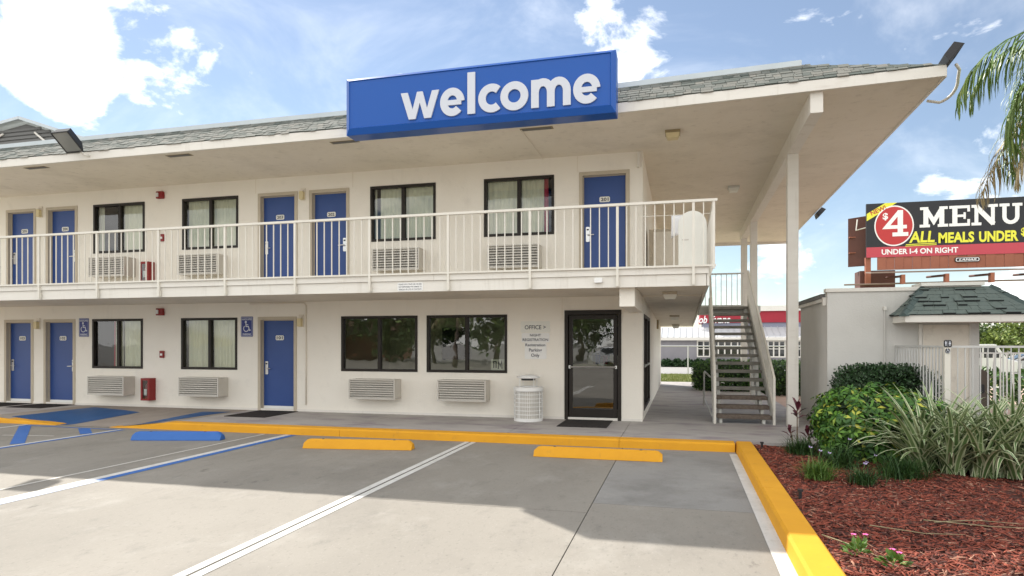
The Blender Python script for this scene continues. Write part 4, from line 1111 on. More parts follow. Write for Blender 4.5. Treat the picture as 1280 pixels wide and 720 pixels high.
def L_e(x0, x1):
    def f(b):
        cx, cz = (x0 + x1) / 2, BZ + XH / 2 - 0.0; rx, rz = (x1 - x0) / 2 - SWt / 2, XH / 2 - SWt / 2 + 0.008
        stroke(b, arc(cx, cz, rx, rz, 2, 318, 30), SWt, YA, YBk, 'signwhite')
        stroke(b, [(x0 + SWt * .9, cz - 0.01), (x1 - SWt * 0.45, cz - 0.01)], SWt * 0.66, YA + 0.001, YBk - 0.001, 'signwhite')
    return f
letter(L_e(-3.895, -3.468))
letter(lambda b: b.box(-3.415, -3.283, YA, YBk, BZ, 6.012, 'signwhite'))
def L_c(b):
    x0, x1 = -3.237, -2.82; cx, cz = (x0 + x1) / 2 + 0.03, BZ + XH / 2
    stroke(b, arc(cx, cz, (x1 - x0) / 2 - SWt / 2 + 0.02, XH / 2 - SWt / 2 + 0.008, 48, 312, 26), SWt, YA, YBk, 'signwhite')
letter(L_c)
def L_o(b):
    x0, x1 = -2.85, -2.383; cx, cz = (x0 + x1) / 2, BZ + XH / 2
    stroke(b, arc(cx, cz, (x1 - x0) / 2 - SWt / 2, XH / 2 - SWt / 2 + 0.008, 0, 360, 32)[:-1], SWt, YA, YBk, 'signwhite', closed=True)
letter(L_o)
def L_m(b):
    x0, x1 = -2.335, -1.692; w_ = 0.125; mid = (x0 + x1) / 2
    b.box(x0, x0 + w_, YA, YBk, BZ, BZ + XH - 0.005, 'signwhite')
    for xa, xb in ((x0 + w_ / 2, mid + 0.0), (mid, x1 - w_ / 2)):
        r = (xb - xa) / 2; zc = BZ + XH - w_ / 2 - 0.15
        pts = [(xb, BZ)] + [(xb, zc)] + [(xa + r + r * math.cos(R(a)), zc + 0.158 * math.sin(R(a))) for a in range(15, 181, 15)]
        stroke(b, pts, w_, YA + (0.001 if xa > x0 + w_ else -0.001), YBk - (0.001 if xa > x0 + w_ else 0.003), 'signwhite')
letter(L_m)
letter(L_e(-1.652, -1.222))
# the sign's mounting brackets
for x in (-5.2, -3.4, -1.5):
    p = MB(); p.box(x - 0.03, x + 0.03, YF - 0.072, YF - 0.046, 5.30, 5.45, 'stairmetal'); p.build('mounting_bracket', sg_)

# ================================================================== WALL FITTINGS
def ac(x0, x1, z0, z1, label):
    t = thing('air_conditioner', label, 'air conditioner', ((x0 + x1) / 2, 0, z0), 'air conditioners under the windows')
    yf = -0.35
    p = MB()
    p.box(x0, x1, yf + 0.02, -0.002, z1 - 0.025, z1, 'ac'); p.box(x0, x1, yf + 0.02, -0.002, z0, z0 + 0.025, 'ac')
    p.box(x0, x0 + 0.025, yf + 0.02, -0.002, z0 + 0.025, z1 - 0.025, 'ac'); p.box(x1 - 0.025, x1, yf + 0.02, -0.002, z0 + 0.025, z1 - 0.025, 'ac')
    p.build('case', t, bevel=0.004)
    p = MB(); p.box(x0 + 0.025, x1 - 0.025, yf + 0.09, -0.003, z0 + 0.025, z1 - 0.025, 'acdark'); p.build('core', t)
    p = MB(); p.box(x0 - 0.004, x0 + 0.02, yf, yf + 0.019, z0 - 0.004, z1 + 0.004, 'ac'); p.box(x1 - 0.02, x1 + 0.004, yf, yf + 0.019, z0 - 0.004, z1 + 0.004, 'ac')
    p.box(x0 + 0.02, x1 - 0.02, yf, yf + 0.019, z1 - 0.018, z1 + 0.004, 'ac'); p.box(x0 + 0.02, x1 - 0.02, yf, yf + 0.019, z0 - 0.004, z0 + 0.018, 'ac')
    p.build('grille_frame', t)
    k = 8; h = (z1 - z0 - 0.036) / k; pr = None
    for i in range(k):
        z = z0 + 0.018 + i * h
        if pr is None:
            q = MB(); q.add([(x0 + 0.02, yf + 0.004, z + h * 0.08), (x1 - 0.02, yf + 0.004, z + h * 0.08), (x1 - 0.02, yf + 0.06, z + h * 0.92), (x0 + 0.02, yf + 0.06, z + h * 0.92),
                             (x0 + 0.02, yf + 0.004, z + h * 0.42), (x1 - 0.02, yf + 0.004, z + h * 0.42), (x1 - 0.02, yf + 0.055, z + h * 1.02), (x0 + 0.02, yf + 0.055, z + h * 1.02)],
                            [(0, 3, 2, 1), (4, 5, 6, 7), (0, 1, 5, 4), (2, 3, 7, 6), (0, 4, 7, 3), (1, 2, 6, 5)], 'ac'); pr = q.build('louvre', t)
        else: instance(pr, 'louvre', t, (0, 0, i * h))
    return t
ac(-13.888, -12.824, 0.295, 0.735, 'louvred air conditioner under the window between doors 102 and 101, beside the red extinguisher box')
ac(-11.262, -10.190, 0.315, 0.745, 'ground floor louvred air conditioner just left of blue door 101')
ac(-6.902, -5.840, 0.345, 0.765, 'louvred air conditioner under the left of the two dark office windows')
ac(-4.877, -3.838, 0.345, 0.775, 'louvred air conditioner under the right dark office window, left of the white bin')
ac(-13.85, -12.80, 3.14, 3.60, 'upstairs air conditioner behind the railing, right of door 204')
ac(-11.30, -10.22, 3.12, 3.58, 'upstairs air conditioner behind the railing, left of door 203')
ac(-6.36, -5.29, 3.08, 3.54, 'upstairs air conditioner right of door 202, above the small notice')
ac(-3.80, -2.74, 3.06, 3.52, 'upstairs air conditioner left of door 201')

def sconce(x, z, label):
    t = thing('wall_lamp', label, 'wall lamp', (x, 0, z), 'beige lamps between the doors')
    p = MB(); p.cbox(x - 0.055, x + 0.055, -0.03, -0.001, z - 0.14, z + 0.14, 'soffit', 0.01); p.build('back_plate', t)
    p = MB(); p.cbox(x - 0.048, x + 0.048, -0.11, -0.031, z - 0.13, z + 0.05, 'beige', 0.015); p.build('lamp_shade', t)
    p = MB(); p.box(x - 0.05, x + 0.05, -0.115, -0.031, z + 0.052, z + 0.075, 'soffit'); p.build('lamp_cap', t)
sconce(-15.72, 4.86, 'small beige wall lamp upstairs between the two leftmost blue doors')
sconce(-8.22, 4.885, 'small beige wall lamp upstairs between the pair of blue doors in the middle')
sconce(-15.80, 2.03, 'small beige wall lamp downstairs between the two leftmost blue doors')
sconce(-8.27, 2.04, 'small beige wall lamp downstairs beside the conduit pipe')

def strobe(x, z, label):
    t = thing('fire_alarm', label, 'fire alarm', (x, 0, z), 'red alarms on the wall')
    p = MB(); p.cbox(x - 0.095, x + 0.095, -0.07, -0.001, z - 0.085, z + 0.085, 'red', 0.012); p.build('housing', t)
    p = MB(); p.cbox(x - 0.075, x - 0.02, -0.095, -0.071, z - 0.05, z + 0.05, 'lens', 0.01); p.build('lens', t)
strobe(-12.06, 5.08, 'red fire alarm high on the upper floor wall under the soffit')
strobe(-12.06, 2.285, 'red fire alarm high on the ground floor wall')
def pull(x, z, label):
    t = thing('alarm_pull', label, 'alarm switch', (x, 0, z), 'small red alarm switches')
    p = MB(); p.cbox(x - 0.055, x + 0.055, -0.045, -0.001, z - 0.085, z + 0.085, 'red', 0.01); p.build('housing', t)
    p = MB(); p.box(x - 0.03, x + 0.03, -0.056, -0.046, z - 0.03, z + 0.02, 'white'); p.build('pull_handle', t)
pull(-12.02, 4.06, 'small red alarm switch on the upper wall between two windows')
pull(-12.02, 1.27, 'small red alarm switch on the ground floor wall between two windows')
def ext(x0, x1, z0, z1, label):
    t = thing('extinguisher_cabinet', label, 'fire cabinet', ((x0 + x1) / 2, 0, z0), 'red fire extinguisher cabinets')
    p = MB(); p.box(x0, x1, -0.20, -0.19 + 0.001, z0, z0 + 0.04, 'red'); y = -0.20
    p.box(x0, x1, y, y + 0.02, z1 - 0.05, z1, 'red'); p.box(x0, x0 + 0.05, y, y + 0.02, z0 + 0.04, z1 - 0.05, 'red'); p.box(x1 - 0.05, x1, y, y + 0.02, z0 + 0.04, z1 - 0.05, 'red')
    p.build('cabinet_door', t)
    p = MB(); p.box(x0, x1, y + 0.021, -0.001, z1 - 0.02, z1, 'red'); p.box(x0, x1, y + 0.021, -0.001, z0, z0 + 0.02, 'red'); p.box(x0, x0 + 0.02, y + 0.021, -0.001, z0 + 0.02, z1 - 0.02, 'red'); p.box(x1 - 0.02, x1, y + 0.021, -0.001, z0 + 0.02, z1 - 0.02, 'red')
    p.box(x0 + 0.02, x1 - 0.02, -0.02, -0.001, z0 + 0.02, z1 - 0.02, 'redd'); p.build('cabinet_body', t)
    p = MB(); p.quad((x0 + 0.05, y + 0.01, z0 + 0.04), (x1 - 0.05, y + 0.01, z0 + 0.04), (x1 - 0.05, y + 0.01, z1 - 0.05), (x0 + 0.05, y + 0.01, z1 - 0.05), 'glass'); p.build('pane', t)
    e = thing('fire_extinguisher', label.replace('red glazed cabinet', 'extinguisher inside the red cabinet'), 'extinguisher', ((x0 + x1) / 2, -0.1, z0 + 0.03), 'extinguishers in the cabinets')
    xm = (x0 + x1) / 2
    p = MB(); p.lathe([(0.0, 0.02), (0.06, 0.02), (0.065, 0.04), (0.065, 0.32), (0.045, 0.37), (0.02, 0.39), (0.02, 0.42), (0, 0.42)], (xm, -0.1, z0), 'red', 16); p.build('cylinder', e, smooth=True)
    p = MB(); p.box(xm - 0.05, xm + 0.02, -0.12, -0.08, z0 + 0.42, z0 + 0.45, 'black'); p.box(xm - 0.05, xm + 0.02, -0.171, -0.166, z0 + 0.12, z0 + 0.27, 'white'); p.build('valve', e)
ext(-12.47, -12.22, 0.17, 0.70, 'red glazed cabinet on the ground floor wall')
ext(-12.50, -12.25, 2.99, 3.48, 'red glazed cabinet upstairs behind the railing')

def flat_sign(name, x0, x1, z0, z1, y, base_m, draw, label, cat, group=None):
    b = MB(); b.cbox(x0, x1, y - 0.006, y, z0, z1, base_m, 0.015)
    draw(b, y - 0.0075)
    return b.build(name, base=((x0 + x1) / 2, y, z0), label=label, cat=cat, group=group)
flat_sign('office_sign', -3.185, -2.574, 1.755, 1.985, -0.002, 'plate', lambda b, y: put_text(b, 'OFFICE >', -3.10, -2.66, 1.82, 1.905, y, 'ink', 0.012), 'pale wall sign reading OFFICE, topmost of three beside the glass door', 'sign')
def nr(b, y):
    put_text(b, 'NIGHT', -2.99, -2.76, 1.675, 1.725, y, 'ink', 0.02); put_text(b, 'REGISTRATION', -3.145, -2.61, 1.58, 1.635, y, 'ink', 0.02)
flat_sign('night_registration_sign', -3.165, -2.585, 1.552, 1.745, -0.002, 'white', nr, 'white wall sign reading NIGHT REGISTRATION, middle of three beside the glass door', 'sign')
def rp(b, y):
    put_text(b, 'Registration', -3.085, -2.67, 1.455, 1.53, y, 'ink', 0.02); put_text(b, 'Parking', -3.01, -2.74, 1.345, 1.43, y, 'ink', 0.02); put_text(b, 'Only', -2.965, -2.79, 1.235, 1.325, y, 'ink', 0.02)
flat_sign('registration_parking_sign', -3.10, -2.645, 1.215, 1.548, -0.002, 'white', rp, 'white wall sign reading Registration Parking Only, lowest of three beside the glass door', 'sign')
def wheelchair(b, cx, cz, s, y, m):
    stroke(b, arc(cx - 0.06 * s, cz + 0.40 * s, 0.05 * s, 0.05 * s, 0, 360, 12)[:-1], 0.10 * s, y - 0.0005, y, m, True)
    stroke(b, [(cx - 0.05 * s, cz + 0.30 * s), (cx - 0.03 * s, cz + 0.02 * s), (cx + 0.20 * s, cz + 0.02 * s), (cx + 0.30 * s, cz - 0.32 * s), (cx + 0.42 * s, cz - 0.29 * s)], 0.085 * s, y - 0.0010, y - 0.0006, m)
    stroke(b, [(cx - 0.04 * s, cz + 0.17 * s), (cx + 0.18 * s, cz + 0.17 * s)], 0.06 * s, y - 0.0015, y - 0.0011, m)
    stroke(b, arc(cx - 0.02 * s, cz - 0.16 * s, 0.25 * s, 0.25 * s, 125, 345, 18), 0.07 * s, y - 0.002, y - 0.0016, m)
def hp(x0, x1, z0, z1, label):
    def d(b, y):
        wdt = x1 - x0
        put_text(b, 'HANDICAPPED', x0 + wdt * .08, x1 - wdt * .08, z1 - 0.085, z1 - 0.04, y, 'signwhite', 0.02)
        put_text(b, 'PARKING', x0 + wdt * .16, x1 - wdt * .16, z0 + 0.035, z0 + 0.08, y, 'signwhite', 0.03)
        wheelchair(b, (x0 + x1) / 2 - 0.01, (z0 + z1) / 2 + 0.0, 0.27, y, 'signwhite')
        fr = [(x0 + 0.018, z0 + 0.018), (x1 - 0.018, z0 + 0.018), (x1 - 0.018, z1 - 0.018), (x0 + 0.018, z1 - 0.018)]
        stroke(b, fr, 0.008, y - 0.0005, y, 'signwhite', True)
    flat_sign('accessible_parking_sign', x0, x1, z0, z1, -0.002, 'hblue', d, label, 'sign', 'blue handicapped parking signs')
hp(-14.52, -14.215, 1.695, 2.155, 'blue wheelchair parking sign on the wall right of door 102')
hp(-9.845, -9.528, 1.685, 2.15, 'blue wheelchair parking sign on the wall left of door 101')
def nt_(b, y):
    for i, s in enumerate(('PLEASE LOCK YOUR CAR. WE ARE', 'NOT RESPONSIBLE FOR DAMAGE TO', 'VEHICLES OR LOSS OF CONTENTS')):
        put_text(b, s, -4.815, -4.385, 2.574 - 0.045 * i - 0.013, 2.574 - 0.045 * i + 0.013, y, 'ink', 0.01)
flat_sign('notice_sign', -4.84, -4.36, 2.455, 2.605, YB - 0.0425, 'white', nt_, 'small white notice with three lines of print on the balcony fascia', 'notice')
# junction box on the balcony fascia
p = MB(); p.cbox(-1.36, -1.23, YB - 0.11, YB - 0.0425, 2.52, 2.60, 'white', 0.012); p.build('junction_box', base=(-1.3, YB - 0.05, 2.52), label='small white junction box on the balcony fascia below door 201', cat='junction box')
# conduit
p = MB(); p.tube([(-8.145, -0.02, 0.15), (-8.145, -0.02, 2.36), (-8.155, -0.02, 2.40), (-8.19, -0.02, 2.43), (-8.25, -0.02, 2.44), (-9.6, -0.02, 2.44)], 0.014, 'soffit', 8)
p.build('conduit', base=(-8.145, 0, 0.15), smooth=True, label='thin painted conduit pipe running up the wall right of door 101', cat='pipe')

# ceiling lights
def clight(x, y, z, label, m='fixture', s=1.0):
    t = thing('ceiling_light', label, 'ceiling light', (x, y, z), 'square ceiling lights')
    p = MB(); p.box(x - 0.13 * s, x + 0.13 * s, y - 0.13 * s, y + 0.13 * s, z - 0.05, z - 0.002, m); p.build('housing', t)
    p = MB(); p.add([(x - 0.12 * s, y - 0.12 * s, z - 0.051), (x + 0.12 * s, y - 0.12 * s, z - 0.051), (x + 0.12 * s, y + 0.12 * s, z - 0.051), (x - 0.12 * s, y + 0.12 * s, z - 0.051),
                     (x - 0.09 * s, y - 0.09 * s, z - 0.13), (x + 0.09 * s, y - 0.09 * s, z - 0.13), (x + 0.09 * s, y + 0.09 * s, z - 0.13), (x - 0.09 * s, y + 0.09 * s, z - 0.13)],
                    [(0, 1, 5, 4), (1, 2, 6, 5), (2, 3, 7, 6), (3, 0, 4, 7), (4, 5, 6, 7)], 'beige' if m == 'fixture' else 'plate'); p.build('diffuser', t)
clight(-0.14, -1.06, sof_z(-0.14, -1.06), 'brown square ceiling light on the roof soffit near the wall corner')
clight(1.23, 3.5, sof_z(1.23, 3.5), 'pale square ceiling light on the roof soffit above the stairs', 'stairmetal')
clight(-0.19, -0.85, 2.468, 'square light under the balcony slab nearest the parking lot', 'frame')
clight(-0.17, 5.6, side_z(5.6), 'square light under the gallery slab, second along the passage', 'frame')
clight(-0.17, 10.4, side_z(10.4), 'square light under the gallery slab at the far end of the passage', 'frame')

# floodlights
def flood(c, rot, s, label, arm, hw=None):
    t = thing('floodlight', label, 'floodlight', c, 'black floodlights on the roof edge')
    Mx = Matrix.Translation(c) @ rot.to_4x4()
    def T(b):
        b.v = [tuple(Mx @ Vector(v)) for v in b.v]; return b
    w_, h_, d_ = (*hw, 0.14) if hw else (0.30 * s, 0.20 * s, 0.16 * s)
    p = MB()
    p.add([(-w_, 0, -h_), (w_, 0, -h_), (w_, 0, h_), (-w_, 0, h_), (-w_ * .8, d_, -h_ * .55), (w_ * .8, d_, -h_ * .55), (w_ * .8, d_, h_ * .9), (-w_ * .8, d_, h_ * .9)],
          [(4, 5, 6, 7), (0, 1, 5, 4), (1, 2, 6, 5), (2, 3, 7, 6), (3, 0, 4, 7), (0, 3, 2, 1)], 'black')
    T(p).build('housing', t, bevel=0.006)
    p = MB(); e = 0.018
    for q in ((-w_, w_, -h_, -h_ + e), (-w_, w_, h_ - e, h_), (-w_, -w_ + e, -h_ + e, h_ - e), (w_ - e, w_, -h_ + e, h_ - e)):
        p.box(q[0], q[1], -0.018, -0.001, q[2], q[3], 'black')
    T(p).build('bezel', t)
    p = MB(); p.box(-w_ + e, w_ - e, -0.008, -0.002, -h_ + e, h_ - e, 'floodglass'); T(p).build('lens', t)
    p = MB(); p.tube(arm, 0.022, 'trim', 8); p.build('bracket', t, smooth=True)
def basis(front, up):
    """columns: x right, y backwards, z up"""
    y = -Vector(front).normalized(); x = y.cross(Vector(up)).normalized(); z = x.cross(y)
    return Matrix((x, y, z)).transposed()
flood((-11.78, -2.72, 5.53), basis((0.0, -0.64, -0.77), (0, 0, 1)), 0.92, 'black floodlight with pale glass tilted down on the left part of the roof edge', [(-11.74, -2.52, 5.52), (-11.70, -2.50, 5.40), (-11.66, -2.45, 5.34), (-11.64, -2.34, 5.34)], (0.21, 0.23))
flood((3.80, -2.28, 5.66), basis((0.80, -0.10, -0.60), (0.5, 0, 0.85)), 0.72, 'grey floodlight tilted outwards at the right corner of the roof', [(3.70, -1.6, 5.30)] + [(3.87 + 0.14 * math.cos(R(a)), -1.6 - 0.003 * (a + 90), 5.40 + 0.14 * math.sin(R(a))) for a in range(-90, 31, 15)] + [(3.96, -2.1, 5.56), (3.88, -2.2, 5.60)])
flood((3.86, 7.2, 5.22), basis((0.75, 0, -0.66), (0.5, 0, 0.8)), 0.7, 'small black floodlight under the far right roof edge', [(3.72, 7.2, 5.2), (3.80, 7.2, 5.24)])

# ================================================================== ON THE WALKWAY AND LOT
bn = thing('trash_bin', 'white wire lattice trash bin with raised hood beside the office door', 'trash bin', (-2.94, -0.36, 0))
C0 = (-2.94, -0.36, 0); rB = 0.285
p = MB(); p.lathe([(rB + 0.004, 0.0), (rB + 0.008, 0.06), (rB - 0.012, 0.06), (rB - 0.012, 0.0)], C0, 'white', 40); p.build('base_ring', bn, smooth=False)
p = MB(); p.lathe([(rB + 0.002, 0.585), (rB + 0.016, 0.60), (rB + 0.016, 0.66), (rB - 0.02, 0.675), (rB - 0.10, 0.675), (rB - 0.10, 0.60)], C0, 'white', 40); p.build('rim', bn)
p = MB(); p.lathe([(rB - 0.03, 0.02), (rB - 0.03, 0.60), (0.01, 0.60)], C0, 'ac', 32); p.build('liner', bn)
pr = None
for k in range(6):
    z = 0.135 + k * 0.078
    if pr is None:
        q = MB(); q.lathe([(rB - 0.010, z - 0.007), (rB + 0.004, z - 0.007), (rB + 0.004, z + 0.007), (rB - 0.010, z + 0.007), (rB - 0.010, z - 0.007)], C0, 'white', 40); pr = q.build('wire_ring', bn)
    else: instance(pr, 'wire_ring', bn, (0, 0, k * 0.078))
for k in range(40):
    a = 2 * math.pi * k / 40; x, y = C0[0] + rB * math.cos(a), C0[1] + rB * math.sin(a)
    r_ = 0.011 if k % 10 == 7 else 0.0045
    q = MB(); q.tube([(x, y, 0.055), (x, y, 0.59)], r_, 'white', 5); q.build('upright', bn)
for k in range(4):
    a = R(45 + 90 * k); x, y = C0[0] + 0.20 * math.cos(a), C0[1] + 0.20 * math.sin(a)
    q = MB(); q.tube([(x, y, 0.67), (x, y, 0.855)], 0.007, 'white', 6); q.build('hood_leg', bn)
p = MB(); p.lathe([(0.0, 0.845), (0.16, 0.835), (0.225, 0.85), (0.225, 0.87), (0.12, 0.905), (0, 0.912)], C0, 'white', 32); p.build('hood', bn, smooth=True)
p = MB(); p.lathe([(0.0, 0.80), (0.14, 0.80), (0.14, 0.834), (0, 0.834)], C0, 'black', 24); p.build('hood_dark_disc', bn)  # black disc for the dark underside of the hood

def doormat(x0, x1, y0, y1, label):
    t = thing('doormat', label, 'doormat', ((x0 + x1) / 2, (y0 + y1) / 2, 0.001), 'dark doormats')
    p = MB(); p.box(x0, x1, y0, y1, 0.001, 0.012, 'mat'); p.build('backing', t, bevel=0.004)
    n = 9; pr = None
    for k in range(n):
        x = x0 + 0.05 + (x1 - x0 - 0.1) * k / (n - 1)
        if pr is None:
            q = MB(); q.box(x - 0.012, x + 0.012, y0 + 0.04, y1 - 0.04, 0.0125, 0.017, 'mat'); pr = q.build('rib', t); xx = x
        else: instance(pr, 'rib', t, (x - xx, 0, 0))
doormat(-2.22, -1.30, -1.18, -0.06, 'dark doormat in front of the glazed office door')
doormat(-9.28, -8.30, -1.30, -0.08, 'dark doormat at the blue door beside the thin conduit pipe')
doormat(-15.65, -14.6, -0.95, -0.06, 'dark doormat at the blue door next to the left wheelchair sign')
doormat(-17.0, -15.95, -0.95, -0.06, 'dark doormat at the leftmost ground floor blue door')

def wheel_stop(pa, pb, m, label):
    """pa, pb: front-bottom corners"""
    a = Vector((pa[0], pa[1], LOT + 0.0045)); b_ = Vector((pb[0], pb[1], LOT + 0.0045)); d = (b_ - a); L = d.length; d.normalize(); nn = Vector((-d.y, d.x, 0))
    prof = [(0, 0), (0.01, 0.03), (0.05, 0.125), (0.075, 0.14), (0.145, 0.14), (0.17, 0.125), (0.21, 0.03), (0.22, 0)]
    q = MB(); vs = []
    stns = [(0.0, 0.62), (0.05, 0.93), (0.10, 1.0), (L * .5, 1.0), (L - 0.10, 1.0), (L - 0.05, 0.93), (L, 0.62)]
    for t, s in stns:
        for (u, h) in prof:
            P_ = a + d * t + nn * (0.11 + (u - 0.11) * (0.96 if s < 1 else 1)) + Vector((0, 0, h * s)); vs.append(P_)
    n = len(prof)
    q.add(vs, [(i * n + j, i * n + (j + 1) % n, (i + 1) * n + (j + 1) % n, (i + 1) * n + j) for i in range(len(stns) - 1) for j in range(n)] + [tuple(range(n)), tuple(range(n * (len(stns) - 1), n * len(stns)))], m)
    o = q.build('wheel_stop', base=tuple((a + b_) / 2), label=label, cat='wheel stop', group='concrete wheel stops')
    for t in (0.3, L - 0.3):
        P_ = a + d * t + nn * 0.11; k = MB(); k.lathe([(0.0, 0.002), (0.022, 0.002), (0.022, 0.0), (0.0, 0.0)], (P_.x, P_.y, P_.z + 0.14), 'joint', 10); k.build('anchor_pin', o)
wheel_stop((-9.12, -3.86), (-7.62, -3.50), 'bpaint', 'blue painted wheel stop in front of the accessible bay')
wheel_stop((-5.80, -3.86), (-4.05, -3.62), 'yellow', 'yellow wheel stop in the middle bay, below the left office windows')
wheel_stop((-2.10, -3.66), (-0.25, -3.66), 'yellow', 'yellow wheel stop in the right bay in front of the office door')

# ================================================================== RESTROOM BUILDING
rb = thing('restroom_building', 'low grey white stucco outbuilding with a green shingled awning roof', 'outbuilding', (3.6, 0.6, 0))
BX0, BX1, BY0, BY1 = 2.46, 4.755, -0.70, 1.9
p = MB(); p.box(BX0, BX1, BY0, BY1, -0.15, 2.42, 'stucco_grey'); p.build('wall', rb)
p = MB(); p.box(BX0 - 0.03, BX1 + 0.02, BY0 - 0.03, BY0 + 0.16, 2.421, 2.485, 'trim'); p.build('parapet_coping', rb, bevel=0.006)
p = MB(); p.box(BX0 - 0.05, BX0 + 0.08, BY0 + 0.2, BY1, 2.27, 2.33, 'trim'); p.box(BX0 - 0.07, BX0 + 0.06, BY0 + 0.163, BY1, 2.331, 2.405, 'louvre'); p.box(BX0 - 0.05, BX0 + 0.05, BY0 + 0.10, BY0 + 0.199, 2.20, 2.34, 'trim'); p.build('gutter', rb)
p = MB(); p.box(3.88, 4.80, BY0 - 0.09, BY0 + 0.4, 2.49, 2.545, 'plate'); p.build('roof_upstand', rb)
p = MB(); p.box(3.86, 3.905, BY0 - 0.045, BY0 - 0.001, -0.05, 1.86, 'trim'); p.build('corner_trim', rb)
p = MB(); p.box(3.93, 4.60, BY0 - 0.02, BY0 - 0.001, -0.02, 1.845, 'soffit'); dr = p.build('door', rb)
p = MB(); p.box(3.915, 3.928, BY0 - 0.03, BY0 - 0.001, -0.02, 1.86, 'trim'); p.box(4.602, 4.615, BY0 - 0.03, BY0 - 0.001, -0.02, 1.86, 'trim'); p.build('door_frame', dr)
p = MB(); p.tube([(3.35, BY0 - 0.025, 0.3), (3.35, BY0 - 0.025, 2.10)], 0.012, 'stucco_grey', 6); p.box(3.33, 3.37, BY0 - 0.05, BY0 - 0.001, 2.10, 2.16, 'trim'); p.build('conduit', rb)
# awning: eave box and hipped shingle faces
EX0, EX1, EY = 3.47, 5.34, -1.36
p = MB(); p.box(EX0, EX1, EY, BY0 - 0.002, 1.872, 1.985, 'trim'); p.build('awning_fascia', rb, bevel=0.004)
TX0, TX1, TY, TZ, EZ = 3.90, 4.93, -0.72, 2.47, 1.99
ec = [(EX0 - 0.03, EY - 0.03), (EX1 + 0.03, EY - 0.03)]
p = MB(); p.add([(EX0 - 0.03, BY0 - 0.003, EZ), (EX0 - 0.03, EY - 0.03, EZ), (EX1 + 0.03, EY - 0.03, EZ), (EX1 + 0.03, BY0 - 0.003, EZ), (TX0, TY, TZ), (TX1, TY, TZ)],
               [(1, 2, 5, 4), (0, 1, 4), (2, 3, 5), (3, 0, 4, 5)], 'gshingle'); aw = p.build('awning_roof', rb)
def shingle_face(a, b, c, d, rows, tab, nrm, jitter):
    """a,b eave left/right; d,c top left/right"""
    a, b, c, d = map(Vector, (a, b, c, d)); nrm = Vector(nrm).normalized(); rs = random.Random(jitter)
    for k in range(rows):
        t0, t1 = k / rows, min(1.0, (k + 1.12) / rows)
        l0, r0, l1, r1 = a.lerp(d, t0), b.lerp(c, t0), a.lerp(d, t1), b.lerp(c, t1)
        Lw = (r0 - l0).length; n = max(1, round(Lw / tab)); sh = 0.5 * (k % 2)
        cuts = [0.0] + [min(1, max(0, (i + sh + rs.uniform(-0.18, 0.18)) / n)) for i in range(0 if sh else 1, n)] + [1.0]
        for u0, u1 in zip(cuts[:-1], cuts[1:]):
            if u1 - u0 < 0.03: continue
            g = 0.004 / max(Lw, 0.1); th = rs.choice([0.008, 0.012, 0.010, 0.034, 0.040]); dr_ = 0.0
            P = [l0.lerp(r0, u0 + g), l0.lerp(r0, u1 - g), l1.lerp(r1, u1 - g), l1.lerp(r1, u0 + g)]
            Q = [P[0] + nrm * th, P[1] + nrm * th, P[2] + nrm * 0.006, P[3] + nrm * 0.006]
            q = MB(); q.add([*P, *Q], [(4, 5, 6, 7), (1, 2, 6, 5), (3, 0, 4, 7)], 'gshingle'); q.add([P[0], P[1], Q[1], Q[0]], [(0, 1, 2, 3)], 'gtabshade'); q.build('shingle', aw)
            if th > 0.02:      # no slot built: the tab shadow is colour on the butt edge
                pass
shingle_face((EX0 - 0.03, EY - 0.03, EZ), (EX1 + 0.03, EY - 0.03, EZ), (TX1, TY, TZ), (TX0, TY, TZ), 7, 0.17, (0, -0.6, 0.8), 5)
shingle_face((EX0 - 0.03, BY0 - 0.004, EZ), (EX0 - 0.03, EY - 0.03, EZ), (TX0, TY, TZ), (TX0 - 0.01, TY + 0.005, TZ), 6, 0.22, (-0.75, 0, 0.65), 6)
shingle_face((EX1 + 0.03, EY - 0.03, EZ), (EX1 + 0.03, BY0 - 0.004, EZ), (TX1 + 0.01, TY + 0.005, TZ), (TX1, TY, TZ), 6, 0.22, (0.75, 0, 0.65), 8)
# hip caps
for (A_, B_) in (((EX0 - 0.03, EY - 0.03, EZ + 0.012), (TX0, TY, TZ + 0.012)), ((EX1 + 0.03, EY - 0.03, EZ + 0.012), (TX1, TY, TZ + 0.012))):
    A_, B_ = Vector(A_), Vector(B_)
    for k in range(6):
        q = MB(); a1, a2 = A_.lerp(B_, k / 6), A_.lerp(B_, (k + 1.1) / 6); d = (a2 - a1).normalized(); s = d.cross(Vector((0, 0, 1))).normalized() * 0.075
        up = Vector((0, 0, 0.03 if k % 2 else 0.024)); dn = Vector((0, 0, -0.035))
        q.add([a1 + s + dn, a1 + up, a1 - s + dn, a2 + s + dn, a2 + up * 0.5, a2 - s + dn], [(0, 1, 4, 3), (1, 2, 5, 4), (0, 2, 1)], 'gshingle'); q.build('hip_shingle', aw)
# restroom sign on the gate post: two plaques with figures
def fig(b, cx, z, s, y, skirt):
    stroke(b, arc(cx, z + 0.36 * s, 0.04 * s, 0.04 * s, 0, 360, 8)[:-1], 0.08 * s, y - 0.0005, y, 'signwhite', True)
    if skirt: b.prism([(cx - 0.06 * s, z + 0.26 * s), (cx + 0.06 * s, z + 0.26 * s), (cx + 0.17 * s, z - 0.06 * s), (cx - 0.17 * s, z - 0.06 * s)], 'y', y - 0.001, y, 'signwhite')
    else: b.prism([(cx - 0.13 * s, z + 0.26 * s), (cx + 0.13 * s, z + 0.26 * s), (cx + 0.10 * s, z - 0.06 * s), (cx - 0.10 * s, z - 0.06 * s)], 'y', y - 0.001, y, 'signwhite')
    for dx in (-0.05, 0.05): b.box(cx + dx * s - 0.03 * s, cx + dx * s + 0.03 * s, y - 0.001, y, z - 0.36 * s, z - 0.06 * s, 'signwhite')
FY_ = -2.55
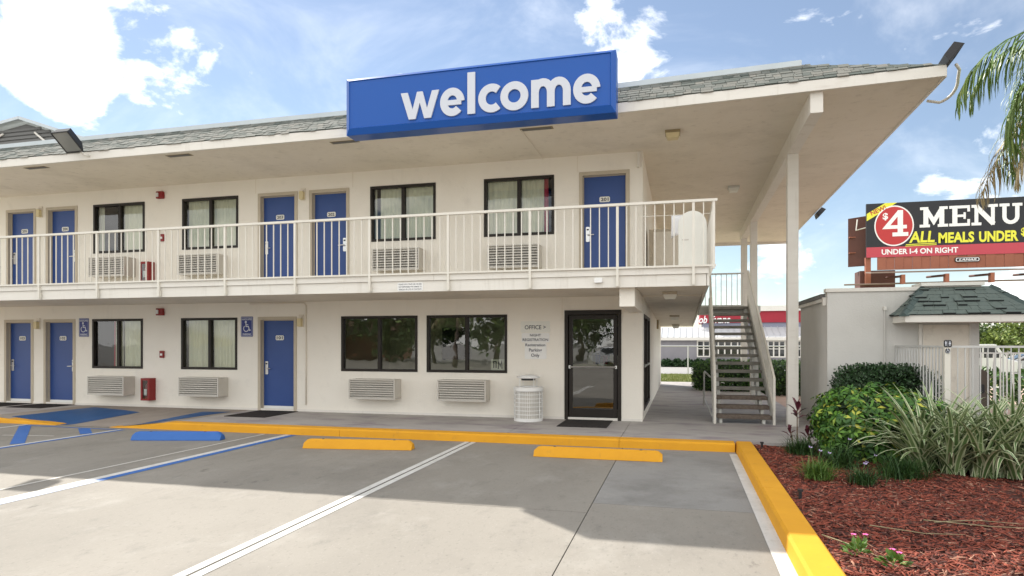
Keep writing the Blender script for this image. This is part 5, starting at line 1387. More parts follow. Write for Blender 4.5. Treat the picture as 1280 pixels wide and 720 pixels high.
def rsn(b, y):
    fig(b, 3.625, 1.533, 0.09, y, False); fig(b, 3.675, 1.533, 0.09, y, True)
    b.box(3.6485, 3.6515, y - 0.0006, y, 1.49, 1.58, 'signwhite')
flat_sign('restroom_sign', 3.60, 3.70, 1.482, 1.585, FY_ - 0.002, 'black', rsn, 'small black restroom sign with two white figures on top of the gate post', 'sign')
def rsn2(b, y): wheelchair(b, 3.65, 1.43, 0.07, y, 'signwhite')
flat_sign('accessible_sign', 3.622, 3.678, 1.395, 1.465, FY_ - 0.002, 'black', rsn2, 'tiny black wheelchair sign just below the restroom sign on the gate post', 'sign')

# ================================================================== FENCES
def picket_fence(name, pts, zb, zt, sp, w_, label, cat, group=None, posts=True, m='fencegrey', gr=None):
    a, b_ = Vector((*pts[0], 0)), Vector((*pts[1], 0)); d = (b_ - a); L = d.length; d.normalize()
    t = thing(name, label, cat, ((a.x + b_.x) / 2, (a.y + b_.y) / 2, zb), group)
    ang = math.atan2(d.y, d.x); rot = Matrix.Rotation(ang, 4, 'Z')
    def tr(q):
        q.v = [tuple(rot @ Vector(v) + a) for v in q.v]; return q
    for z in (zt - 0.03, zb + 0.12):
        q = MB(); q.box(0, L, -0.014, 0.014, z, z + 0.03, m); tr(q).build('rail', t)
    n = int(L / sp); pr = None
    for k in range(n + 1):
        x = k * L / n
        if pr is None:
            q = MB(); q.box(x - w_, x + w_, -w_, w_, zb + 0.02, zt - 0.03, m); pr = tr(q).build('picket', t)
        else: instance(pr, 'picket', t, d * x)
    if posts:
        for x in (0.0, L):
            q = MB(); q.box(x - 0.03, x + 0.03, -0.03, 0.03, zb, zt + 0.03, m); tr(q).build('post', t)
    return t
picket_fence('picket_fence', ((3.70, -2.5), (7.6, -2.5)), -0.05, 1.505, 0.092, 0.0065, 'white metal picket fence running right from the gate post behind the strappy plant', 'fence', 'white picket fences', False)
picket_fence('picket_fence', ((3.66, -2.47), (3.52, -0.72)), -0.05, 1.505, 0.098, 0.009, 'white picket fence panel between the outbuilding wall and the gate post', 'fence', 'white picket fences', False)
p = MB(); p.box(3.612, 3.688, FY_, FY_ + 0.07, -0.05, 1.56, 'rail'); p.build('gate_post', base=(3.65, FY_, -0.05), bevel=0.005, label='thick white gate post carrying the small restroom sign', cat='post')
picket_fence('picket_fence', ((5.4, 4.6), (16, 4.6)), -0.12, 1.32, 0.13, 0.014, 'sunlit picket fence on the far side of the pink paving', 'fence', 'white picket fences', True)
# brown lidded bin behind the fence
t = thing('brown_bin', 'dark brown round topped bin standing behind the picket fence', 'bin', (5.02, 0.3, -0.12))
p = MB(); p.prism([(4.83, -0.12), (4.83, 0.95)] + [(5.03 + 0.20 * math.cos(R(a)), 0.95 + 0.14 * math.sin(R(a))) for a in range(165, 0, -15)] + [(5.23, 0.95), (5.23, -0.12)], 'y', 0.1, 0.55, 'brownbin'); p.build('bin_body', t, bevel=0.012)
p = MB(); p.cbox(4.92, 5.14, 0.085, 0.099, 0.66, 0.82, 'black', 0.02); p.build('bin_flap', t)

# ================================================================== PLANTS IN THE BED
def shell_points(n, lo, hi, power=3.0, bottom=True):
    """points near the surface of a rounded box"""
    lo, hi = np.array(lo), np.array(hi); c = (lo + hi) / 2; h = (hi - lo) / 2
    d = sphere_dirs(n)
    r = 1 / (np.abs(d) ** power).sum(1) ** (1 / power)
    t = r * rng.uniform(0.80, 1.03, n)
    return c + d * t[:, None] * h, d
def box_hedge(name, lo, hi, n, m, L, label, cat, group=None, power=6.0):
    t = thing(name, label, cat, ((lo[0] + hi[0]) / 2, (lo[1] + hi[1]) / 2, lo[2]), group)
    P, d = shell_points(n, lo, hi, power)
    P += rng.normal(0, L * 0.35, (n, 3)); 
    dirs = unit(d * 0.7 + rng.normal(0, 0.7, (n, 3)) + np.array([0, 0, 0.35]))
    leaves('foliage', P, dirs, unit(d + rng.normal(0, 0.4, (n, 3))), rng.uniform(0.6, 1.3, n) * L, rng.uniform(0.45, 0.65, n) * L, m, t, 'stuff')
    # leafy interior mass and stems
    k = 9; b = MB(); c = [(lo[i] + hi[i]) / 2 for i in range(3)]
    hx, hy = (hi[0] - lo[0]) / 2, (hi[1] - lo[1]) / 2
    ni = n // 3; P2, d2 = shell_points(ni, [lo[i] + (0.09 if i < 2 else 0) for i in range(3)], [hi[i] - 0.09 for i in range(3)], power)
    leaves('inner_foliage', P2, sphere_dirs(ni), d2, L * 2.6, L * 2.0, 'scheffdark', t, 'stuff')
    for i in range(k):
        x = c[0] + (i - (k - 1) / 2) * hx * 1.7 / k; y = c[1] + random.uniform(-.5, .5) * hy
        b.tube([(x, y, lo[2] - 0.02), (x + 0.03, y, (lo[2] + hi[2]) / 2), (x - 0.02, y + 0.03, hi[2] - 0.12)], 0.014, 'stem', 5, 0.005)
    b.build('stems', t)
    return t
box_hedge('clipped_hedge', (2.44, -1.75, 0.0), (3.92, -0.95, 1.165), 11000, 'hedge', 0.05, 'dark green clipped hedge against the stucco outbuilding', 'hedge', power=5.0)

# variegated umbrella bush: whorls of leaflets
def umbrella_bush(lo, hi, n, label):
    t = thing('umbrella_bush', label, 'bush', ((lo[0] + hi[0]) / 2, (lo[1] + hi[1]) / 2, 0))
    P, d = shell_points(n, lo, hi, 3.2)
    P[:, 2] = np.maximum(P[:, 2], 0.10)
    P += rng.normal(0, 0.035, (n, 3))
    B, D, N, L = [], [], [], []
    for i in range(n):
        ax = unit(d[i] * 0.9 + rng.normal(0, 0.35, 3) + np.array([0, 0, 0.55]))
        u = unit(np.cross(ax, [0.3, 0.5, 0.8])); v = np.cross(ax, u); k = rng.integers(6, 9); a0 = rng.uniform(0, 6.28)
        ll = rng.uniform(0.07, 0.125)
        for j in range(k):
            a = a0 + 2 * math.pi * j / k
            dd = u * math.cos(a) + v * math.sin(a) - ax * rng.uniform(0.05, 0.45)
            B.append(P[i] + dd * 0.012); D.append(dd); N.append(ax); L.append(ll * rng.uniform(0.85, 1.1))
    L = np.array(L)
    leaves('foliage', np.array(B), np.array(D), np.array(N), L, L * 0.42, 'scheff', t, 'stuff', 0.16)
    ni = n // 2; P2, d2 = shell_points(ni * 3, [lo[0] + .14, lo[1] + .14, 0.0], [hi[0] - .14, hi[1] - .14, hi[2] - .13], 3.0)
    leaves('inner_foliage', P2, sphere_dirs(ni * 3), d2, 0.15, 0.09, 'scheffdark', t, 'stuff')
    b = MB()
    for i in range(14):
        x = (lo[0] + hi[0]) / 2 + random.uniform(-.35, .35); y = (lo[1] + hi[1]) / 2 + random.uniform(-.35, .35)
        b.tube([(x, y, -0.03), (x * 1.0 + random.uniform(-.1, .1), y + random.uniform(-.1, .1), 0.35), (x + random.uniform(-.25, .25), y + random.uniform(-.25, .25), hi[2] - 0.1)], 0.013, 'gstem', 5, 0.006)
    b.build('stems', t)
umbrella_bush((1.84, -3.75, 0.0), (3.38, -2.2, 0.90), 950, 'bright green umbrella leaf bush with yellow variegated leaves in the middle of the bed')

# variegated strap plant (several crowns grown together)
t = thing('strap_leaf_plant', 'large clump of arching cream edged strap leaves in front of the picket fence', 'plant', (3.35, -4.0, -0.03))
crowns = [(2.86, -4.05), (3.12, -4.2), (3.42, -4.25), (3.72, -4.2), (3.05, -3.75), (3.36, -3.8), (3.72, -3.8), (2.95, -3.5), (4.0, -4.05), (3.95, -3.6), (3.5, -3.45), (4.25, -3.85), (3.2, -3.3)]
for cx, cy in crowns:
    n = 58
    az = rng.uniform(0, 2 * np.pi, n); el = rng.uniform(0.85, 1.52, n)
    base = np.stack([cx + rng.normal(0, 0.05, n), cy + rng.normal(0, 0.05, n), np.full(n, -0.03)], 1)
    straps('leaf_fan', base, az, el, rng.uniform(0.72, 1.28, n), rng.uniform(0.058, 0.085, n), rng.uniform(0.6, 2.0, n), 'dianleaf', t, 9, 'dianedge', 'stuff')
nn_ = 1500; P_, d_ = shell_points(nn_, (2.8, -4.1, -0.05), (4.2, -3.3, 0.36), 2.2)
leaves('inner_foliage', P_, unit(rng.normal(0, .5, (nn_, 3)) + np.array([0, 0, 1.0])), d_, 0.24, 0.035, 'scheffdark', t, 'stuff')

# liriope tufts
def tuft(x, y, n, L, W, m, label, spread=0.05, el=(0.7, 1.5), group='grass tufts along the front of the bed', flowers=None, dr=(0.6, 1.9)):
    t = thing('grass_tuft', label, 'grass tuft', (x, y, -0.03), group)
    az = rng.uniform(0, 2 * np.pi, n); base = np.stack([x + rng.normal(0, spread, n), y + rng.normal(0, spread, n), np.full(n, -0.035)], 1)
    straps('blades', base, az, rng.uniform(*el, n), rng.uniform(0.6, 1.1, n) * L, W, rng.uniform(*dr, n), m, t, 5, None, 'stuff')
    for (fx, fy, fz) in flowers or []:
        b = MB(); b.tube([(x + (fx - x) * .2, y, -0.02), (fx * .6 + x * .4, fy, fz * 0.6), (fx, fy, fz)], 0.0035, 'gstem', 5); s_ = b.build('flower_stem', t)
        q = MB()
        for k in range(9):
            a = k * 2.4; e = R(20 + 50 * (k % 3)); d = Vector((math.cos(a) * math.cos(e), math.sin(a) * math.cos(e), math.sin(e) * 0.7)); sd = d.orthogonal().normalized() * 0.008
            p0 = Vector((fx, fy, fz)); q.add([p0, p0 + d * 0.014 + sd, p0 + d * 0.032, p0 + d * 0.014 - sd], [(0, 1, 2, 3)], 'lilac')
        q.build('petals', s_)
tuft(1.66, -3.05, 420, 0.34, 0.007, 'lirio', 'dark grass tuft beneath the burgundy leaved plant', 0.09)
tuft(1.55, -4.75, 420, 0.30, 0.007, 'lirio2', 'bright yellow green grass tuft nearest the yellow kerb', 0.07, flowers=[(1.60, -4.6, 0.26), (1.50, -4.55, 0.29)])
tuft(1.98, -4.95, 300, 0.25, 0.007, 'lirio', 'small green grass tuft front and centre in the bed', 0.06, flowers=[(2.02, -4.85, 0.17)])
tuft(2.48, -4.55, 620, 0.36, 0.007, 'lirio', 'wide dark green grass tuft beside the strappy plant', 0.11, flowers=[])
tuft(1.95, -3.95, 420, 0.36, 0.007, 'lirio', 'dark grass tuft with lilac flowers in front of the umbrella bush', 0.10, flowers=[(2.03, -4.1, 0.34), (2.20, -4.2, 0.08), (1.80, -4.1, 0.16), (2.31, -4.15, 0.16)])

# burgundy cordyline: every leaf its own part
def cordyline(x, y, stems, label):
    t = thing('burgundy_plant', label, 'plant', (x, y, -0.03), 'burgundy leaved plants')
    for (dx, dy, h, k, L) in stems:
        b = MB(); b.tube([(x + dx * 0.4, y + dy * .4, -0.04), (x + dx * .8, y + dy * .8, h * 0.55), (x + dx, y + dy, h)], 0.009, 'stem', 6, 0.006); b.build('stem', t)
        for j in range(k):
            a = j * 2.4 + dx * 7; e = R(75 - 62 * j / k); ll = L * (0.75 + 0.3 * ((j * 37) % 10) / 10); z0 = h - 0.03 - 0.02 * j
            d = Vector((math.cos(a) * math.cos(e), math.sin(a) * math.cos(e) * 0.8, math.sin(e)))
            s = d.cross(Vector((0, 0, 1))); s = (s.normalized() if s.length > .05 else Vector((1, 0, 0))) * ll * 0.17; u = s.cross(d).normalized()
            p0 = Vector((x + dx, y + dy, z0)); mid = p0 + d * ll * .45 + Vector((0, 0, 0.0)); tip = p0 + d * ll - Vector((0, 0, ll * 0.22)); q3 = p0 + d * ll * .78 - Vector((0, 0, ll * 0.08))
            b = MB(); b.add([p0 - s * .12, p0 + s * .12, mid - s + u * .012, mid, mid + s + u * .012, q3 - s * .7 + u * .008, q3, q3 + s * .7 + u * .008, tip],
                            [(0, 1, 3), (0, 3, 2), (1, 4, 3), (2, 3, 6, 5), (3, 4, 7, 6), (5, 6, 8), (6, 7, 8)], 'cordy')
            b.build('leaf', t, smooth=True)
cordyline(1.66, -2.66, [(0.0, 0, 0.62, 9, 0.25), (-0.09, 0.04, 0.27, 6, 0.17)], 'burgundy leaved plant with one tall stem in front of the white roof post')
cordyline(1.92, -2.62, [(0.03, 0, 0.45, 8, 0.26), (-0.10, 0.03, 0.24, 7, 0.2), (0.1, -0.1, 0.22, 6, 0.2)], 'low burgundy leaved plant tucked against the umbrella bush')

# irrigation heads
for (x, y, lb_) in ((1.165, -2.72, 'small black sprinkler head at the corner of the yellow kerb'), (1.16, -5.95, 'small black sprinkler head in the mulch beside the kerb')):
    t = thing('sprinkler_head', lb_, 'sprinkler', (x, y, -0.04), 'black sprinkler heads')
    p = MB(); p.lathe([(0, -0.04), (0.016, -0.04), (0.016, 0.05), (0, 0.05)], (x, y, 0), 'black', 12); p.build('riser', t)
    p = MB(); p.lathe([(0.012, 0.05), (0.027, 0.053), (0.027, 0.075), (0, 0.078)], (x, y, 0), 'black', 12); p.build('cap', t)
# pink bedding flowers at the near edge
def bedding(x, y, label, n=70, h=0.12, fl=2):
    t = thing('bedding_flower', label, 'flower', (x, y, -0.03), 'pink bedding flowers')
    d = sphere_dirs(n); d[:, 2] = np.abs(d[:, 2]) * 0.8 + 0.1
    P = np.array([x, y, 0.0]) + d * np.array([0.08, 0.08, h]) * rng.uniform(0.5, 1, n)[:, None]
    leaves('foliage', P, unit(d + np.array([0, 0, .2])), np.tile([0, 0, 1.0], (n, 1)) + rng.normal(0, .3, (n, 3)), 0.055, 0.03, 'lirio2', t, 'stuff')
    for k in range(fl):
        fx, fy, fz = x + random.uniform(-.07, .07), y + random.uniform(-.06, .06), h + 0.03
        q = MB()
        for j in range(5):
            a = j * 1.257; c_, s_ = math.cos(a), math.sin(a)
            q.add([(fx, fy, fz), (fx + c_ * .014 - s_ * .009, fy + s_ * .014 + c_ * .009, fz + 0.006), (fx + c_ * .024, fy + s_ * .024, fz + .003), (fx + c_ * .014 + s_ * .009, fy + s_ * .014 - c_ * .009, fz + .006)], [(0, 1, 2, 3)], 'pink')
        q.tube([(fx, fy, fz), (x, y, 0)], 0.003, 'gstem', 4); q.build('flower', t)
bedding(1.235, -7.80, 'leafy pink flowering seedling nearest the yellow kerb at the front of the bed')
bedding(1.42, -7.98, 'smaller pink flowering seedling at the front of the bed, right of the first', 50, 0.08)

# ================================================================== PALM (crown hangs in from the right)
def palm(name, c, h, nf, L, lean, label, m='palm', dry=4, nl=46, seed=1, group=None):
    r = np.random.default_rng(seed)
    t = thing(name, label, 'palm tree', (c[0], c[1], c[2]), group)
    b = MB(); pts = [(c[0] + lean * (k / 6) ** 2, c[1], c[2] + h * k / 6) for k in range(7)]
    b.tube(pts, [0.17, 0.14, 0.125, 0.12, 0.12, 0.125, 0.14], 'bark', 12); b.build('trunk', t, smooth=True)
    top = np.array(pts[-1])
    for i in range(nf):
        isdry = i >= nf - dry
        az = 2 * math.pi * i / nf * 2.618 + r.uniform(-.2, .2); el = R(48 - 85 * i / nf) if not isdry else R(-25 + r.uniform(-15, 10))
        ll = L * r.uniform(0.85, 1.1); seg = 9; p = top + np.array([0, 0, 0.1]); sp = [p.copy()]; dirs = []
        for k in range(seg):
            e = el - (2.3 if not isdry else 1.0) * (k / seg) ** 1.2
            d = np.array([math.cos(az) * math.cos(e), math.sin(az) * math.cos(e), math.sin(e)]); dirs.append(d); p = p + d * ll / seg; sp.append(p.copy())
        dirs.append(dirs[-1])
        b = MB(); b.tube([tuple(q) for q in sp], 0.016, 'gstem' if not isdry else 'palmdry', 5, 0.004); fr = b.build('frond', t, smooth=True)
        nn = nl * 2; tt = np.repeat(np.linspace(0.12, 0.99, nl), 2); side = np.tile([1, -1], nl)
        idx = np.minimum((tt * seg).astype(int), seg - 1); f_ = tt * seg - idx
        S = np.array(sp); P = S[idx] * (1 - f_)[:, None] + S[idx + 1] * f_[:, None]; Dv = np.array(dirs)[idx]
        sd = unit(np.cross(Dv, np.array([0, 0, 1.0]))) * side[:, None]
        dd = unit(Dv * 0.55 + sd * 0.75 + np.array([0, 0, -0.55]) + r.normal(0, 0.18, (nn, 3)))
        LL = ll * 0.30 * np.sin(np.clip(tt * 2.6 + 0.35, 0, np.pi)) + 0.06
        e1 = np.arcsin(np.clip(dd[:, 2], -1, 1)); a1 = np.arctan2(dd[:, 1], dd[:, 0])
        straps('leaflets', P, a1, e1, LL, 0.021, 1.3, m if not isdry else 'palmdry', fr, 4, None, 'stuff')
    return t
palm('palm_tree', (5.75, -2.75, -0.05), 5.55, 27, 2.5, -0.1, 'palm tree with drooping fronds hanging in at the upper right', seed=4, dry=4, nl=44)

# ================================================================== BILLBOARD
bbY = 32.0
bb = thing('billboard', 'large roadside billboard with dark panel advertising a menu, rust brown frame', 'billboard', (18, 33, ground_z(33)))
BXa, BXb, BZa, BZb = 11.24, 25.6, 6.87, 10.23
p = MB(); p.box(BXa, BXb, bbY, bbY + 0.15, BZa, BZb, 'bdark'); p.build('panel', bb)
yy = bbY - 0.004
p = MB(); p.box(BXa, BXb, yy, yy + 0.003, BZa, 7.505, 'bpink'); p.build('pink_band', bb)
p = MB(); p.prism([(BXa + 0.02, 9.15), (BXa + 0.02, 9.60), (BXa + 1.05, BZb), (BXa + 1.72, BZb - 0.0)], 'y', yy - 0.001, yy + 0.002, 'byel'); p.build('corner_flash', bb)
p = MB(); p.add([(12.79 + 1.10 * math.cos(R(a)), yy - 0.002, 8.80 + 1.26 * math.sin(R(a))) for a in range(0, 360, 8)], [tuple(range(45))], 'bwhite'); p.build('circle_rim', bb)
p = MB(); p.add([(12.79 + 1.03 * math.cos(R(a)), yy - 0.004, 8.80 + 1.18 * math.sin(R(a))) for a in range(0, 360, 8)], [tuple(range(45))], 'bred'); p.build('circle', bb)
y2 = yy - 0.006
p = MB()
# NEW! along the corner flash
vs, fs = text_data('NEW!', 0.02)
ang = math.atan2(BZb - 9.55, 1.55); x0_ = min(v[0] for v in vs); wdt = max(v[0] for v in vs) - x0_; sc_ = 0.92 / wdt
p.add([(BXa + 0.30 + (vx - x0_) * sc_ * math.cos(ang) - vz * sc_ * math.sin(ang), y2, 9.50 + (vx - x0_) * sc_ * math.sin(ang) + vz * sc_ * math.cos(ang)) for vx, vz in vs], fs, 'bred'); p.build('lettering', bb)
p = MB()
# the figure 4 with slab foot, dollar sign
stroke(p, [(13.14, 8.30), (13.14, 9.75)], 0.30, y2 - 0.002, y2, 'bwhite')
stroke(p, [(13.10, 9.68), (12.35, 8.72), (13.50, 8.72)], 0.22, y2 - 0.0045, y2 - 0.0025, 'bwhite')
stroke(p, [(12.70, 8.26), (13.58, 8.26)], 0.24, y2 - 0.007, y2 - 0.005, 'bwhite')
put_text(p, '$', 12.16, 12.46, 9.15, 9.62, y2, 'bwhite', 0.03); p.build('lettering', bb)
def slab_word(x, z0, z1, glyphs):
    p = MB(); yb = y2
    def st_(pts, w, k=0): stroke(p, pts, w, y2 - 0.002 - 0.0025 * k, y2 - 0.0025 * k, 'bwhite')
    for g, a, b in glyphs:
        w = 0.27; f = 0.17
        if g == 'M':
            st_([(a + .32, z0), (a + .32, z1)], w); st_([(b - .32, z0), (b - .32, z1)], w); st_([(a + .30, z1 - 0.08), ((a + b) / 2, z0 + .35), (b - .30, z1 - 0.08)], 0.24, 1)
            for c in (a + .26, b - .26): st_([(c - .28, z0 + f / 2), (c + .28, z0 + f / 2)], f, 2); 
            st_([(a, z1 - f / 2), (a + .45, z1 - f / 2)], f, 2); st_([(b - .45, z1 - f / 2), (b, z1 - f / 2)], f, 2)
        if g == 'E':
            st_([(a + .30, z0), (a + .30, z1)], w); st_([(a, z0 + f / 2), (b, z0 + f / 2)], f, 1); st_([(a, z1 - f / 2), (b, z1 - f / 2)], f, 1)
            st_([(a + .3, (z0 + z1) / 2), (b - .26, (z0 + z1) / 2)], 0.15, 1); st_([(b - .07, z0), (b - .07, z0 + .40)], .14, 2); st_([(b - .07, z1), (b - .07, z1 - .38)], .14, 2); st_([(b - .28, (z0 + z1) / 2 - .2), (b - .28, (z0 + z1) / 2 + .2)], .12, 2)
        if g == 'N':
            st_([(a + .26, z0), (a + .26, z1)], 0.2); st_([(b - .26, z0), (b - .26, z1)], 0.2); st_([(a + .2, z1 - .05), (b - .22, z0 + .06)], 0.28, 1)
            st_([(a, z0 + f / 2), (a + .52, z0 + f / 2)], f, 2); st_([(a, z1 - f / 2), (a + .40, z1 - f / 2)], f, 2); st_([(b - .52, z1 - f / 2), (b, z1 - f / 2)], f, 2)
        if g == 'U':
            r = (b - a) / 2 - .26
            st_([(a + .26, z1), (a + .26, z0 + .45)] + [((a + b) / 2 + r * math.cos(R(q)), z0 + .45 + .34 * math.sin(R(q))) for q in range(200, 341, 20)] + [(b - .26, z0 + .45), (b - .26, z1)], 0.22)
            st_([(a, z1 - f / 2), (a + .52, z1 - f / 2)], f, 2); st_([(b - .52, z1 - f / 2), (b, z1 - f / 2)], f, 2)
    p.build('lettering', bb)
slab_word(14.2, 8.62, 9.86, [('M', 14.22, 15.72), ('E', 15.80, 16.90), ('N', 16.98, 18.36), ('U', 18.44, 19.62)])
p = MB()
put_text(p, 'ALL', 13.62, 15.02, 7.70, 8.40, y2, 'byel', 0.03, 0.12); stroke(p, [(13.45, 7.60), (15.12, 7.64)], 0.05, y2 - .001, y2, 'byel'); stroke(p, [(13.40, 7.51), (15.12, 7.55)], 0.04, y2 - .001, y2, 'byel')
put_text(p, 'MEALS', 15.22, 17.13, 7.62, 8.27, y2, 'byel', 0.04); put_text(p, 'UNDER', 17.38, 19.42, 7.60, 8.25, y2, 'byel', 0.04); put_text(p, '$', 19.55, 19.80, 7.85, 8.38, y2, 'byel', 0.03)
p.build('lettering', bb)
p = MB(); put_text(p, 'UNDER I-4 ON RIGHT', 12.10, 16.28, 7.02, 7.36, y2, 'bwhite', 0.03); p.build('lettering', bb)
# apron of ribbed sheets, owner plate, catwalk, back panel, column
for k in range(28):
    x = 11.86 + k * 0.49
    p = MB(); p.box(x + 0.01, x + 0.485, bbY + 0.02 + 0.03 * (k % 2), bbY + 0.09, 6.08, BZa - 0.004, 'bapron'); p.build('apron_sheet', bb)
p = MB(); p.cbox(16.10, 17.42, bbY - 0.05, bbY + 0.018, 6.44, 6.72, 'bdark', 0.06); p.cbox(16.14, 17.38, bbY - 0.054, bbY - 0.051, 6.47, 6.69, 'bwhite', 0.05); p.cbox(16.18, 17.34, bbY - 0.057, bbY - 0.0545, 6.50, 6.66, 'bdark', 0.04)
put_text(p, 'LAMAR', 16.30, 17.24, 6.525, 6.635, bbY - 0.06, 'bwhite', 0.03, 0.25); p.build('owner_plate', bb)
p = MB(); p.prism([(bbY - 1.6, 5.72), (bbY - 0.4, 5.86), (bbY - 0.4, 5.93), (bbY - 1.6, 5.79)], 'x', 11.1, 25.6, 'grate'); p.build('catwalk', bb)
p = MB(); p.tube([(9.7, bbY - 1.2, 5.10), (25.6, bbY - 1.2, 5.22)], 0.05, 'grate', 6); p.build('catwalk_pipe', bb)
for k in range(6):
    x = 12.4 + k * 2.3
    p = MB(); p.tube([(x, bbY + 0.3, 5.6), (x + 0.3, bbY - 1.7, 5.5)], 0.07, 'bbrown', 6); p.box(x + 0.3, x + 0.5, bbY - 1.75, bbY - 1.4, 5.05, 5.6, 'bapron'); p.build('outrigger', bb)
p = MB(); p.box(11.0, 13.0, bbY + 0.5, bbY + 1.8, 5.0, 6.1, 'bbrown'); p.box(11.25, 11.55, bbY + 0.2, bbY + 0.5, 5.2, 6.9, 'bapron'); p.build('torsion_head', bb)
p = MB(); p.tube([(12.0, bbY + 1.15, ground_z(33)), (12.0, bbY + 1.15, 5.0)], 0.55, 'bbrown', 20); p.build('column', bb, smooth=True)
p = MB(); p.add([(10.47, bbY + 1.2, 6.45), (11.5, bbY + 0.7, 6.45), (11.5, bbY + 0.7, 9.62), (10.47, bbY + 1.2, 9.56), (10.5, bbY + 1.35, 6.45), (11.53, bbY + 0.85, 6.45), (11.53, bbY + 0.85, 9.62), (10.5, bbY + 1.35, 9.56)],
                 [(0, 1, 2, 3), (7, 6, 5, 4), (0, 4, 5, 1), (1, 5, 6, 2), (2, 6, 7, 3), (3, 7, 4, 0)], 'bbrown'); p.build('back_panel', bb)
p = MB(); p.box(10.5, 11.3, bbY + 1.0, bbY + 1.19, 8.3, 8.36, 'bapron'); p.box(10.5, 11.3, bbY + 1.0, bbY + 1.19, 7.3, 7.36, 'bapron'); p.tube([(10.9, bbY + .7, 9.4), (10.8, bbY + .6, 8.7), (11.3, bbY + .3, 8.8)], 0.04, 'trim', 6); p.build('back_stringer', bb)

# ================================================================== RESTAURANT ACROSS THE ROAD
rY = 78.0; zg = ground_z(rY)
rs_ = thing('restaurant', 'low grey restaurant with red parapet and white metal roof seen through the passage', 'restaurant', (5, rY + 6, zg))
def RZ(v): return 1.545 + (428.5 - v) * 89.5 / 813.6
p = MB(); p.box(-25, 34, rY, rY + 14, zg, RZ(424), 'siding'); p.build('wall', rs_)
for k in range(60):
    x = -24.8 + k * 0.98
    p = MB(); p.box(x, x + 0.06, rY - 0.03, rY - 0.001, zg + 0.1, RZ(425), 'siding'); p.build('siding_batten', rs_)
p = MB(); p.box(-25.4, 34.4, rY - 0.7, rY + 0.3, RZ(425.5), RZ(422), 'trim'); p.build('eave', rs_)
p = MB(); p.prism([(rY - 0.7, RZ(422) + 0.002), (rY + 3.2, RZ(409)), (rY + 3.2, RZ(422) + 0.002)], 'x', -25.4, 34.4, 'mroof'); ro = p.build('roof', rs_)
slope = (RZ(409) - RZ(422)) / 3.9
for k in range(75):
    x = -25 + k * 0.8
    p = MB(); p.add([(x, rY - 0.7, RZ(422) + 0.003), (x + .06, rY - 0.7, RZ(422) + 0.003), (x + .06, rY + 3.2, RZ(409) + 0.01), (x, rY + 3.2, RZ(409) + 0.01), (x, rY - 0.7, RZ(422) + 0.1), (x + .06, rY - 0.7, RZ(422) + 0.1), (x + .06, rY + 3.2, RZ(409) + 0.1), (x, rY + 3.2, RZ(409) + 0.1)],
                     [(0, 1, 5, 4), (4, 5, 6, 7), (0, 4, 7, 3), (1, 2, 6, 5)], 'mroof'); p.build('roof_seam', ro)
p = MB(); p.box(3.0, 34, rY + 3.2, rY + 11, RZ(422), RZ(403.5), 'rgrey'); p.build('parapet_base', rs_)
p = MB(); p.box(2.6, 34.2, rY + 3.0, rY + 11.2, RZ(403.4), RZ(389.5), 'rred'); p.build('red_parapet', rs_)
p = MB(); p.box(2.3, 34.6, rY + 2.7, rY + 11.4, RZ(389.3), RZ(383), 'trim'); p.build('cornice', rs_)
def at_r(u, y):     # wall coordinate of a pixel column, used once while measuring
    t_ = (u - 640) / 813.6; a_ = R(14.54); d = (-math.sin(a_) + t_ * math.cos(a_), math.cos(a_) + t_ * math.sin(a_)); return d[0] / d[1] * (y + 13)
def rwin(u0, u1, v0, v1, n):
    x0, x1, z0, z1 = at_r(u0, rY), at_r(u1, rY), RZ(v1), RZ(v0)
    p = MB(); e = 0.17
    p.box(x0, x1, rY - 0.12, rY - 0.002, z1 - e, z1, 'trim'); p.box(x0, x1, rY - 0.12, rY - 0.002, z0, z0 + e, 'trim')
    for k in range(n + 1):
        x = x0 + (x1 - x0 - e) * k / n; p.box(x, x + e, rY - 0.118, rY - 0.002, z0 + e, z1 - e, 'trim')
    f = p.build('window', rs_)
    p = MB(); p.box(x0 + e, x1 - e, rY - 0.1, rY - 0.07, (z0 + z1) / 2 - 0.05, (z0 + z1) / 2 + 0.05, 'trim'); p.build('glazing_bar', f)
    for k in range(n):
        xa = x0 + (x1 - x0 - e) * k / n + e; xb = x0 + (x1 - x0 - e) * (k + 1) / n
        p = MB(); p.quad((xa, rY - 0.05, z0 + e), (xb, rY - 0.05, z0 + e), (xb, rY - 0.05, z1 - e), (xa, rY - 0.05, z1 - e), 'carglass'); p.build('pane', f)
rwin(871, 888, 425.5, 446, 2); rwin(889, 931, 425.5, 446, 5); rwin(959, 982, 425.5, 446, 3); rwin(984, 1010, 425.5, 446, 3)
t = thing('restaurant_sign', 'white script sign on the red restaurant parapet behind the stairs', 'sign', (at_r(890, rY + 3), rY + 2.9, RZ(399)))
for s_, ua, ub in (('Bob', 868, 884), ('Evans', 887, 913)):
    p = MB(); put_text(p, s_, at_r(ua, rY + 2.9), at_r(ub, rY + 2.9), RZ(404), RZ(394.5), rY + 2.9, 'bwhite', 0.02, 0.25); q = p.build('lettering', t); md = q.modifiers.new('th', 'SOLIDIFY'); md.thickness = 0.08
